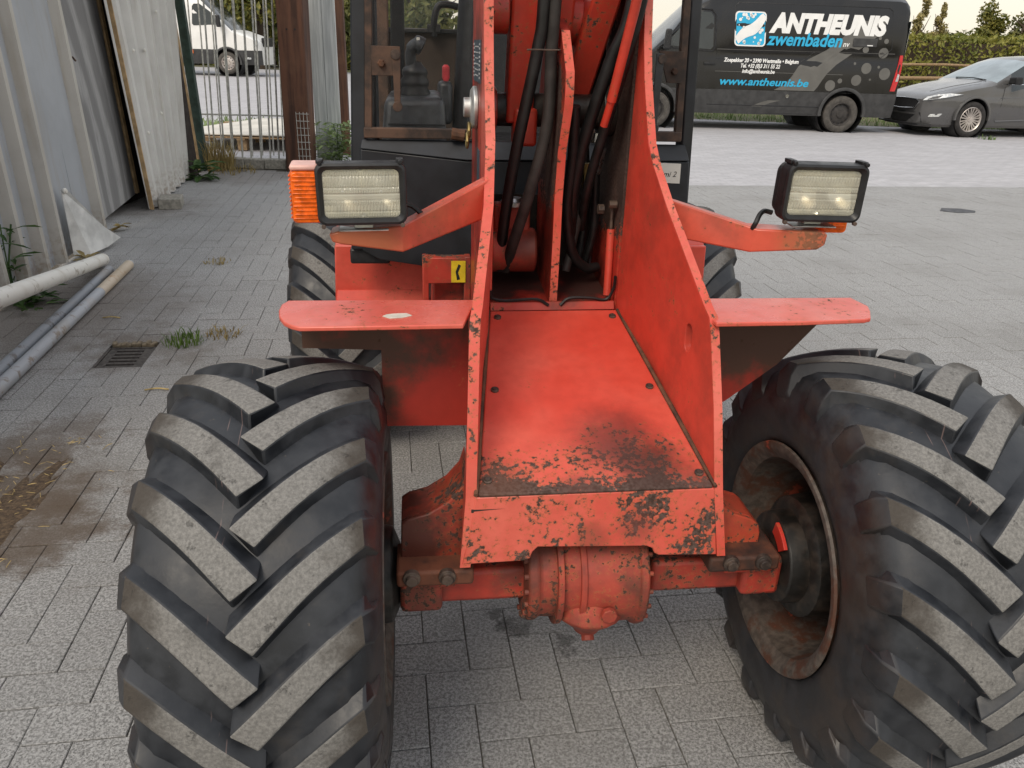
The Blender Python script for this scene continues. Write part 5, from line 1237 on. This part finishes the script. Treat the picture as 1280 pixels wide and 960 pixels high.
# grey wave and bubbles
side_band([(-.02,2.02),(-.10,1.85),(-.28,1.66),(-.50,1.50),(-.82,1.33),(-1.0,1.20),(-1.10,1.02),(-1.22,.86),(-1.42,.76)], [(.62,2.06),(.50,1.80),(.22,1.58),(-.02,1.42),(-.26,1.25),(-.42,1.08),(-.50,.95),(-.56,.84),(-.62,.76)], 'grey_wave', C_grey, van, .003)
side_band([(-1.82,.45),(-1.66,.52),(-1.5,.57)], [(-1.62,.45),(-1.45,.52),(-1.25,.57)], 'grey_wave', C_grey, van, .003)
for x, z, r in ((.63,1.48,.095),(.72,1.11,.11),(.34,1.20,.10),(.18,.98,.10),(-.14,.96,.045),(-.32,.87,.10),(.52,1.74,.03),(.65,1.69,.045),(.27,1.53,.06),(.10,1.28,.025),(.58,1.23,.025),(.45,1.0,.02)):
    side_patch(disc(x, z, r), 'grey_bubble', C_grey, van, .0045)
# logo: white rounded tile, cyan inner tile, white wave and dots
lg = side_patch(rounded(-2.30,1.525,-1.70,2.13,.07,4,-.06), 'logo_tile', C_white, van, .005)
side_patch(rounded(-2.275,1.55,-1.725,2.105,.055,4,-.06), 'logo_field', C_cyan, lg, .0075)
wt, wb = [], []
for k in range(13):
    t = k/12; x = -2.27 + .50*t; z = 1.60 + .46*(t**1.05) + .045*sin(2*pi*t + .4); hw = .055 + .03*sin(pi*t)
    wt.append((x - .6*hw, min(2.10, z + hw))); wb.append((x + .6*hw + .01, max(1.553, z - hw)))
side_band(wt, wb, 'logo_wave', C_white, lg, .0095)
rg = random.Random(3)
for k in range(38):
    x, z = rg.uniform(-2.25, -1.78), rg.uniform(1.57, 2.09); t = (x + 2.27)/.5; zc = 1.60 + .46*max(0,t)
    if abs(z - zc) > .13: side_patch(disc(x - .05*(z-1.55), z, rg.choice((.012,.017,.023,.03)), 10), 'logo_dot', C_white, lg, .0095)
def side_text(body, x0, x1, z0, size, shear, bold, mat, align=0, cap=None):
    mb = text_mb(body, size, shear, bold); xs = [v[0] for v in mb.v]; ys = [v[1] for v in mb.v]
    sx = (x1 - x0)/(max(xs) - min(xs)); sz = (cap/max(ys)) if cap else 1
    mb.v = [(x0 + (v[0]-min(xs))*sx, 0, z0 + v[1]*sz) for v in mb.v]
    o = obj('lettering', on_side(mb, .0065), mat, van, 0, 0); return o
side_text('ANTHEUNIS', -1.66, .64, 1.80, .46, .22, .030, C_white, cap=.335)
side_text('zwembaden', -1.68, -.21, 1.565, .30, .22, .008, C_cyan, cap=.225)
side_text('nv', -.19, -.06, 1.57, .14, .22, .002, C_white)
side_text('Zoepakker 20 • 2390 Westmalle • Belgium', -2.47, -1.01, 1.245, .085, .2, .003, C_white, cap=.07)
side_text('Tel. +32 (0)3 311 55 22', -2.13, -1.36, 1.15, .085, .2, .003, C_white, cap=.07)
side_text('info@antheunis.be', -2.09, -1.45, 1.055, .085, .2, .003, C_white, cap=.07)
side_text('www.antheunis.be', -2.50, -.75, .835, .2, .22, .005, C_cyan, cap=.135)
# pressings, seams, handle, lamp, cap
side_line([(-2.32,1.60),(-2.34,2.22),(-2.28,2.28),(.62,2.27),(.70,2.22),(.78,1.55),(.55,1.36)], 'side_pressing', M['v_black'], van, .016)
side_line([(-2.62,1.46),(.86,1.47)], 'belt_line', M['v_chrome'] if False else C_grey, van, .012)
side_line([(-2.62,1.295),(.84,1.295)], 'belt_line', M['v_black'], van, .012); side_line([(-2.62,1.07),(-.1,1.07)], 'crease', C_grey, van, .010)
side_line([(-2.62,.45),(-2.62,1.46),(-2.56,2.30)], 'door_seam', M['v_black'], van, .012); side_line([(-1.12,.47),(-1.12,.78),(-1.0,1.25),(-.72,1.46)], 'door_seam', M['v_black'], van, .010)
side_line([(-1.55,.33),(-.55,.33)], 'sill_line', M['v_black'], van, .012)
side_line([(-2.7,.47),(-.46,.47)], 'cladding_step', M['v_black'], van, .02); 
o = obj('track_cover', MB().box((.235, -.0, 1.655), (.47,.03,.15)), M['v_plastic'], van, .01); o.location = (0, van_side(.2,1.65) - .008, 0); tr_ = o
obj('track_mark', MB().box((.33, van_side(.2,1.6) - .026, 1.605), (.11,.003,.018)), C_white, van)
tlv = [(.985,1.45),(1.05,1.45),(1.065,1.2),(1.045,1.0),(1.0,.80),(.90,.80),(.93,1.0),(.965,1.25)]
mb = MB(); n = len(tlv); ya = lambda x, z: van_side(min(x, 1.0), z) - .012
tl_ = side_patch([(x - .01, z) for x, z in tlv], 'tail_lamp', M['v_red'], van, .012, .09)
side_patch([(.985,1.12),(1.03,1.10),(1.02,.98),(.965,.98)], 'clear_lens', M['v_lamp'], tl_, .015, .004)
o = obj('fuel_cap', MB().lathe([(0,.0),(0,.035),(.02,.04),(.02,0)], (-1.14, van_side(-1.14,.66) - .018, .655), 'y', 16), M['v_chrome'], van)
# cab: door window, quarter, mirror, handle
win(van, [(-2.745,1.45),(-2.70,1.50),(-2.74,2.02),(-2.80,2.09),(-2.98,2.10),(-3.32,1.87),(-3.62,1.50)], 'door_window')
side_line([(-2.70,1.42),(-2.66,1.50),(-2.70,2.05),(-2.78,2.14),(-3.0,2.15),(-3.36,1.91),(-3.70,1.47),(-2.70,1.42)], 'window_seal', M['v_black'], van, .04)
mb = MB().hexa([(-3.72,-.25,1.42),(-3.58,-.25,1.42),(-3.56,-.03,1.42),(-3.68,-.03,1.42)], [(-3.70,-.25,1.78),(-3.58,-.25,1.78),(-3.56,-.05,1.78),(-3.66,-.05,1.78)]); obj('door_mirror', mb, M['v_black'], van, .03, seg=3)
obj('door_handle', MB().box((-2.74, van_side(-2.74,1.2) - .012, 1.20), (.22,.03,.05)), M['v_black'], van, .01)
mb = MB().slab([(1.09,.35,.62),(1.09,1.7,.62),(1.09,1.7,.35),(1.09,.35,.35)], (.06,0,0)); obj('rear_bumper', mb, M['v_plastic'], van, .02)
for y in (.3, 1.7): obj('rear_window', MB().box((1.083, y + .08*(1 if y < 1 else -1), 1.75), (.012,.55,.6)), M['v_glass'], van, .02)
mb = MB().box((-4.80,VANW,1.0),(.05,1.0,.24)); obj('grille', mb, M['v_black'], van, .02)
for y in (.28, 1.78): obj('head_lamp', MB().hexa([(-4.78,y-.16,.82),(-4.60,y-.16,.82),(-4.60,y+.16,.82),(-4.78,y+.16,.82)], [(-4.70,y-.16,1.05),(-4.40,y-.16,1.14),(-4.40,y+.16,1.14),(-4.70,y+.16,1.05)]), M['v_lamp'], van, .03)

# --- the white van behind the gate, nose to the right
WP = carpaint('white_van_paint', (.80, .79, .76), .3, .08, .3)
wv = build_van('white_van', (-11.0 - 3.75*1.13, 31.5, .12), 0, 'white delivery van seen through the bars of the gate', WP, M['v_plastic'], M['v_alloy'])
wv.scale = (-1.13, 1.13, 1.13); wv.location = (-11.0 - 3.75*1.13, 31.5, .08)
win(wv, [(-2.745,1.45),(-2.70,1.50),(-2.74,2.02),(-2.80,2.09),(-2.98,2.10),(-3.32,1.87),(-3.62,1.50)], 'door_window')
side_line([(-2.62,.45),(-2.62,1.46),(-2.56,2.30)], 'door_seam', M['v_black'], wv, .014)
tm = text_mb('SERVICE', .2, .2, .006); xs = [v[0] for v in tm.v]
obj('head_lamp', MB().box((-4.62, .16, .98), (.26,.10,.2)), M['v_lamp'], wv, .03); obj('grille', MB().box((-4.81, VANW, 1.0), (.06,1.1,.28)), M['v_black'], wv, .02)
mb = MB().hexa([(-3.72,-.25,1.42),(-3.58,-.25,1.42),(-3.56,-.03,1.42),(-3.68,-.03,1.42)], [(-3.70,-.25,1.78),(-3.58,-.25,1.78),(-3.56,-.05,1.78),(-3.66,-.05,1.78)]); obj('door_mirror', mb, M['v_black'], wv, .03, seg=3)
obj('side_marker', MB().box((-2.55, van_side(-2.6,.72) - .01, .66), (.22,.02,.11)), M['amber'], wv, .01); obj('fog_lamp', MB().box((-4.45,.04,.50), (.16,.04,.06)), M['v_lamp'], wv, .01)

# --- the grey hatchback
CHW = .905
CL = [(.17,.78),(.22,.85),(.34,.885),(.52,.905),(.66,.905),(.74,.885),(.86,.885),(.935,.865),(.955,.845),(1.15,.765),(1.33,.675),(1.40,.62),(1.45,.52),(1.475,.30),(1.48,0)]
def car_top(x): return interp(x, [(-.93,.58),(-.90,.66),(-.80,.735),(-.60,.80),(-.30,.875),(.0,.945),(.30,1.0),(.42,1.03),(.75,1.21),(1.05,1.36),(1.30,1.44),(1.75,1.48),(2.3,1.455),(2.75,1.37),(3.0,1.27),(3.25,1.05),(3.36,.98),(3.42,.75)])
def car_plan(x): return interp(x, [(-.93,.58),(-.90,.66),(-.82,.77),(-.65,.89),(-.35,.965),(0,1.0),(2.6,1.0),(3.0,.97),(3.3,.90),(3.42,.80)])
def car_levels(x):
    top = car_top(x); out = []
    for z, hw in CL:
        zz = z if z <= .52 else .52 + (z-.52)*(top-.52)/(1.48-.52)
        h_ = interp(zz, CL) if z < 1.40 else None
        if h_ is None:
            ref = interp(min(zz, 1.40), CL); h_ = hw/.62*min(ref, .62 + (1.48-top)*.55) if top > 1.0 else hw/.62*ref*.93
        out.append((h_*car_plan(x), zz))
    return out
car = empty('parked_car', (8.845, 16.29, 0), R(12), 'dark grey hatchback car parked nose to the dark van', 'car'); car.scale = (1, 1, 1.03)
cst = [-.93,-.90,-.86,-.80,-.70,-.60,-.45,-.30,-.15,0,.15,.30,.42,.58,.75,.90,1.05,1.18,1.30,1.5,1.56,1.75,2.0,2.3,2.55,2.75,2.88,3.0,3.25,3.36,3.42]
cg = surf_loft(cst, car_levels)
def ckey(i, j, side):
    x0, x1 = cst[i], cst[i+1]; xm = (x0+x1)/2
    if .42 <= xm <= 1.12 and j >= 11: return 'windscreen'
    if 3.0 <= xm <= 3.25 and j >= 11: return 'rear_window'
    zt = (cg[i][j][2] + cg[i][j+1][2] + cg[i+1][j][2] + cg[i+1][j+1][2])/4
    if .80 <= xm <= 2.75 and 8 <= j <= 10 and not 1.50 <= xm <= 1.56 and zt < car_top(xm) - .07: return 'side_window'
    return 'body'
CP = carpaint('grey_car_paint', (.075, .074, .074), .25, .15, .8)
cps = body_from(cg, CHW, ckey, {'body': CP, 'windscreen': plain('sky_reflection_windscreen', (.26,.31,.34), .05, 0, .2, 2), 'rear_window': M['v_glass'], 'side_window': M['v_glass']}, car, ['body'])  # windscreen's pale blue paints the reflected sky into the glass colour
def car_side(x, z): return CHW - interp(min(z, 1.4), CL)*car_plan(x)
for wx_ in (0, 2.65):
    for sd_, y in ((-1, .115), (1, 2*CHW - .115)): road_wheel(car, wx_, y, .325, .21, .222, M['v_tyre_dark'], M['v_alloy'], sd_, 20, R(-4) if wx_ == 0 else 0)
    wheel_opening((cps['body'],), wx_, .345, .378, CHW, .02); wheel_well(car, wx_, .345, .385, .02, .4, M['v_black']); wheel_well(car, wx_, .345, .385, 2*CHW - .02, 2*CHW - .4, M['v_black'])
    arch_lip(car, wx_, .345, car_side(wx_, .55), .362, .40, CP, -5, 185, .012)
def cpatch(pts, name, mat, off=.006, th=.004, par=None):
    n = len(pts); vs = [(x, car_side(x, z) - off, z) for x, z in pts] + [(x, car_side(x, z) - off + th, z) for x, z in pts]
    return obj(name, MB().add(vs, [tuple(range(n)), tuple(range(n, 2*n))[::-1]] + [(i, (i+1) % n, n+(i+1) % n, n+i) for i in range(n)]), mat, par or car, 0, 20)
def cline(pts, name, mat, wd=.01): return obj(name, MB().tube([(x, car_side(x, z) - .001, z) for x, z in pts], wd/2, 5), mat, car)
cline([(.55,.965),(1.2,.965),(2.0,.97),(2.8,.985)], 'window_trim', M['v_chrome'], .022)
cline([(.52,.32),(.58,.6),(.60,.90),(.66,.96)], 'door_seam', M['v_black'], .009); cline([(1.58,.25),(1.62,.95)], 'door_seam', M['v_black'], .009)
cline([(.55,.30),(1.5,.34),(2.3,.36)], 'sill_crease', M['v_chrome'] if False else CP, .03); cline([(.55,.72),(1.5,.76),(2.6,.80)], 'shoulder_crease', CP, .014)
mb = MB().hexa([(.62,-.18,.97),(.80,-.18,.97),(.78,.06,.97),(.66,.06,.97)], [(.60,-.19,1.11),(.76,-.19,1.11),(.78,.04,1.10),(.64,.04,1.10)]); obj('door_mirror', mb, M['v_black'], car, .03, seg=3)
# front: grille, head lamps, fog lamps, lower lip, bonnet crease
def front_pt(y, z, off=.012):
    """point on the nose surface at lateral y (0 = near side) and height z"""
    lo, hi = -.95, 0.3
    for _ in range(30):
        m_ = (lo + hi)/2; lv = car_levels(m_); hwz = interp(z, [(zz + 1e-6*i, h_) for i, (h_, zz) in enumerate(lv)]) if z < lv[-1][1] else -1
        if hwz >= abs(y - CHW): hi = m_
        else: lo = m_
    return Vector((hi - off, y, z))
def nose_patch(pts, name, mat, th=.02, off=.012):
    P = [front_pt(y, z, off) for y, z in pts]; return obj(name, MB().slab(P, (th, 0, 0)), mat, car, .003)
ym = lambda y: 2*CHW - y
nose_patch([(.42,.60),(.55,.645),(CHW,.655),(ym(.55),.645),(ym(.42),.60),(ym(.50),.50),(CHW,.48),(.50,.50)], 'grille', M['v_black'])
gf = [front_pt(y, z, .02) for y, z in ((.40,.605),(.54,.655),(CHW,.665),(ym(.54),.655),(ym(.40),.605),(ym(.49),.495),(CHW,.475),(.49,.495),(.40,.605))]; obj('grille_surround', MB().tube(gf, .010, 6), M['v_chrome'], car)
nose_patch([(.34,.42),(CHW,.43),(ym(.34),.42),(ym(.30),.24),(CHW,.22),(.30,.24)], 'lower_intake', M['v_black'])
mb = MB().slab([(-.97,.28,.19),(-.985,CHW,.19),(-.97,ym(.28),.19),(-.80,ym(.10),.20),(-.80,.10,.20)], (0,0,.03)); obj('front_lip', mb, M['v_black'], car, .006)
for s_ in (0, 1):
    f = (lambda y: y) if s_ == 0 else ym
    hl = [front_pt(f(y), z, .010) for y, z in ((.36,.63),(.22,.655),(.10,.70),(.045,.765),(.10,.775),(.22,.745),(.34,.70))]
    hl = [p + Vector((-.018, -.03 if s_ == 0 else .03, .008)) for p in hl]; obj('head_lamp', MB().slab(hl, (.05, .03 if s_ == 0 else -.03, -.01)), M['v_lamp'], car, .004)
    nose_patch([(f(.20),.40),(f(.10),.42),(f(.12),.36),(f(.22),.35)], 'fog_lamp', M['v_lamp'])
cline2 = MB().tube([(-.72,.45,.80),(-.3,.36,.905),(.25,.28,1.005)], .006, 5); obj('bonnet_crease', cline2, CP, car)
obj('wiper', MB().tube([(.40,.35,1.03),(.46,.8,1.055),(.44,1.25,1.045)], .009, 6), M['v_black'], car)
tuft('grass_tuft', (9.1, 16.05, 0), 40, .10, .16, M['grass'], 'grass tuft beside the front wheel of the grey car', 'grass tuft', 31, .006)

# ============================================================ verge, rail fence, hedges, trees
ver = MB(); pts_ = [(-2,19.3),(5,18.6),(9,18.2),(16,19.4),(30,22),(60,34),(60,60),(-2,60)]; tag(obj('grass_verge', sheet(pts_, -.0005), M['earth']), 'grass verge behind the parked van and car', kind='structure')
rg = random.Random(41); mb = MB()
for k in range(2600):
    x = rg.uniform(4, 17); y = 18.3 + (.1*(x-9) if x > 9 else .1*(9-x)*.5) + rg.random()**1.5*3.5; a = rg.uniform(0, pi); h_ = rg.uniform(.05, .16); s_ = Vector((cos(a), sin(a), 0))*.014; b = Vector((x, y, 0)); mb.add([b - s_, b + s_, b + Vector((rg.gauss(0,.04), rg.gauss(0,.04), h_))], [(0,1,2)])
tag(obj('verge_grass', mb, M['sage'], None, 0, 0), 'rough grass growing on the verge behind the van', kind='stuff')
rf = empty('rail_fence', (13.5, 22.2, 0), 0, 'wooden two rail fence in front of the clipped hedge', 'fence')
for k in range(8): obj('fence_post', MB().tube([(-9 + 2.6*k, 0, -.05), (-9 + 2.6*k + .01, 0, 1.32)], .055, 8), M['twig'], rf)
for k in range(7):
    for z in (1.26, .93): obj('fence_rail', MB().tube([(-9.1 + 2.6*k, -.06, z + .02*sin(k*2.1)), (-7.7 + 2.6*k, -.065, z + .015), (-6.3 + 2.6*k, -.06, z + .02*sin(k*2.1 + 2))], .032 if z > 1 else .045, 8), M['twig'], rf)
def leaf_cards(pts_n, size, rg, mb=None):
    """pts_n: iterable of (point, normal or None); one small bent leaf clump each"""
    mb = mb or MB(); V, F = mb.v, mb.f
    for p, n_ in pts_n:
        a = Vector((rg.gauss(0,1), rg.gauss(0,1), rg.gauss(0,1)))
        d = (a + (n_*1.2 if n_ is not None else Vector())).normalized(); e = d.cross(Vector((rg.gauss(0,1), rg.gauss(0,1), rg.gauss(0,1)))).normalized(); g = d.cross(e)
        s_ = size*rg.uniform(.55, 1.35); b = len(V)
        V += [tuple(p - e*s_), tuple(p + g*s_*.45 + d*s_*.15), tuple(p + e*s_), tuple(p - g*s_*.45 + d*s_*.15)]; F += [(b, b+1, b+2), (b, b+2, b+3)]; mb.mi += [0, 0]
    return mb
def hedge(name, x0, x1, y0, dep, h, n, size, mat, lab, seed, cat='hedge', wob=.12):
    rg = random.Random(seed); root = empty(name, ((x0+x1)/2, y0, 0), 0, lab, cat); cx = (x0+x1)/2; L_ = x1 - x0
    core = MB().box((0, dep/2, h*.46), (L_ - .2, dep*.72, h*.90)); obj('inner_twigs', core, M['bark'], root)
    pts = []
    for k in range(n):
        t = rg.random(); x = (rg.random() - .5)*L_
        if t < .72: y, z, nn = 0, rg.random()*h, Vector((0,-1,.2))
        else: y, z, nn = rg.random()*dep, h, Vector((0,0,1))
        w_ = mnoise.noise(Vector((x*.9 + cx, y, z*1.3)))*wob + mnoise.noise(Vector((x*3 + cx, y*3, z*3)))*wob*.6
        p = Vector((x, y + rg.gauss(0, .05), z)) + nn*(w_ + rg.gauss(0, .03)); pts.append((p, nn))
    obj('foliage', leaf_cards(pts, size, rg), mat, root, 0, 0); return root
hedge('clipped_hedge', 5, 30, 24.6, 1.6, 2.02, 15000, .075, M['hedge'], 'long clipped green hedge behind the rail fence', 51)
hedge('autumn_hedge', -26, -4.0, 44, 3.0, 5.2, 14000, .19, M['hedge2'], 'tall yellow green hedge beyond the white van', 52, wob=.5)
def tree(name, x, y, h, rx, z0, kind, lab, seed, n, size, mat, grp=None, lobes=9):
    grp = grp or ('garden trees behind the yard' if name == 'garden_tree' else 'trees beyond the clipped hedge')
    rg = random.Random(seed); root = empty(name, (x, y, -.05), 0, lab, 'tree', grp)
    tk = MB().tube([(0,0,0),(rg.gauss(0,.05),0,h*.45),(rg.gauss(0,.1),0,h*.85)], [h*.022+.04, h*.016+.03, .02], 8)
    for k in range(7):
        a = rg.uniform(0, 2*pi); z = z0 + (h - z0)*rg.uniform(.0, .6); tk.tube([(0,0,z), (cos(a)*rx*.4, sin(a)*rx*.4, z + rx*.3), (cos(a)*rx*.75, sin(a)*rx*.75, z + rx*(.5 if kind == 'round' else 1.4))], [.06, .04, .015], 6)
    obj('trunk', tk, M['bark'], root)
    cl = []
    for k in range(lobes):
        t = (k + .5)/lobes
        if kind == 'poplar': zc = z0 + (h - z0)*t; rr = rx*(.55 + .6*sin(pi*min(1, t*1.15 + .1)))*.8; cl.append((Vector((rg.gauss(0, rx*.34), rg.gauss(0, rx*.34), zc)), rr*rg.uniform(.4, .8), (h-z0)/lobes*rg.uniform(.7, 1.5)))
        else:
            a = rg.uniform(0, 2*pi); q = rx*.62*math.sqrt(rg.random()); zc = z0 + (h - z0)*(.18 + .62*rg.random()); cl.append((Vector((q*cos(a), q*sin(a), zc)), rx*rg.uniform(.32, .5), (h-z0)*rg.uniform(.16, .26)))
    pts = []
    for k in range(n):
        c, r1, r2 = rg.choice(cl); v_ = Vector((rg.gauss(0,1), rg.gauss(0,1), rg.gauss(0,1))).normalized(); q = rg.random()**.45
        pts.append((c + Vector((v_.x*r1*q, v_.y*r1*q, v_.z*r2*q)), v_))
    obj('crown', leaf_cards(pts, size, rg), mat, root, 0, 0); return root
tree('poplar_tree', 31.9, 70, 5.9, .95, 1.4, 'poplar', 'slim yellowing poplar just right of the van roof', 61, 1300, .15, M['poplar'], lobes=14)
tree('poplar_tree', 33.9, 70.5, 5.4, .8, 1.6, 'poplar', 'smaller slim yellowing poplar in the gap between its taller neighbours', 62, 1000, .15, M['poplar'], lobes=13)
tree('broad_tree', 35.6, 66, 5.6, 1.5, 1.2, 'round', 'loose light green tree above the clipped hedge', 63, 2200, .17, M['hedge2'])
tree('broad_tree', 36.9, 64, 6.0, 1.25, 1.0, 'round', 'upright green tree between the loose light tree and the round dark tree', 64, 2000, .16, M['tree'], lobes=13)
tree('broad_tree', 39.6, 62, 6.0, 2.3, 1.0, 'round', 'wide round dark tree at the right edge beyond the hedge', 65, 3600, .18, M['dark_tree'], lobes=14)
tree('broad_tree', 43.5, 64, 6.2, 2.4, 1.0, 'round', 'dark tree beyond the right edge of the hedge next to the round one', 66, 2500, .2, M['dark_tree'], lobes=12)
hedge('far_hedge', 22, 60, 74, 3, 3.4, 7000, .22, M['tree'], 'low dark belt of bushes behind the far trees', 67, 'bushes', .7)
tree('garden_tree', -12.6, 41, 7.5, 2.3, 1.0, 'round', 'bushy yellow green tree behind the nose of the white van', 68, 3000, .2, M['hedge2'], lobes=12)
tree('garden_tree', -8.3, 38, 3.6, 1.6, .6, 'round', 'low green tree seen between the wooden post and the cab', 69, 2400, .16, M['tree'], lobes=10)
tree('garden_tree', -4.2, 34, 5.0, 2.2, 1.2, 'round', 'green tree seen through the rear window of the cab', 70, 1300, .20, M['tree'], lobes=12)
tree('garden_tree', 1.4, 36, 6.4, 2.6, 1.4, 'round', 'green tree standing behind the cab and the boom', 71, 2600, .20, M['tree'], lobes=11)

# ============================================================ pieces that are separate bodies become objects of their own
def split_islands(o, rest_name=None):
    me = o.data; n = len(me.vertices); p = list(range(n))
    def f(x):
        while p[x] != x: p[x] = p[p[x]]; x = p[x]
        return x
    for e in me.edges:
        a, b = f(e.vertices[0]), f(e.vertices[1]); p[a] = b
    groups = {}
    for q in me.polygons: groups.setdefault(f(q.vertices[0]), []).append(q)
    if len(groups) < 2: return
    first = True
    for k, polys in groups.items():
        idx = sorted({v for q in polys for v in q.vertices}); m_ = {v: i for i, v in enumerate(idx)}
        nm = o.name.split('.')[0] if first or not rest_name else rest_name
        me2 = bpy.data.meshes.new(nm); me2.from_pydata([me.vertices[v].co for v in idx], [], [tuple(m_[v] for v in q.vertices) for q in polys])
        for m in me.materials: me2.materials.append(m)
        me2.shade_smooth(); me2.set_sharp_from_angle(angle=R(35))
        if first: keep = me2; first = False; continue
        c = o.copy(); c.name = nm; c.data = me2; COL.objects.link(c)
    o.data = keep
for o in list(bpy.data.objects):
    if o.type != 'MESH' or o.parent is None: continue
    nm = o.name.split('.')[0]
    if nm in ('trunk',): split_islands(o, 'limb')
    elif nm == 'axle': split_islands(o, 'axle_tube')
    elif nm in ('cab_tub', 'seat'): split_islands(o, 'cab_side' if nm == 'cab_tub' else 'seat_cushion')
    elif nm in ('shade_backing','drain_frame','grate_rim','hinge_frame','hose_fitting','housing_bolts','lower_cladding','mortar_edge','paint_fleck','rear_fender','rubber_seal','side_window','spring_arm','stem','window_rail','window_latch','safety_chain','pin_boss','strut_bolt','tilt_rod','cylinder_foot','differential','door_hasp','clip','lamp_foot','axle_bracket'): split_islands(o)
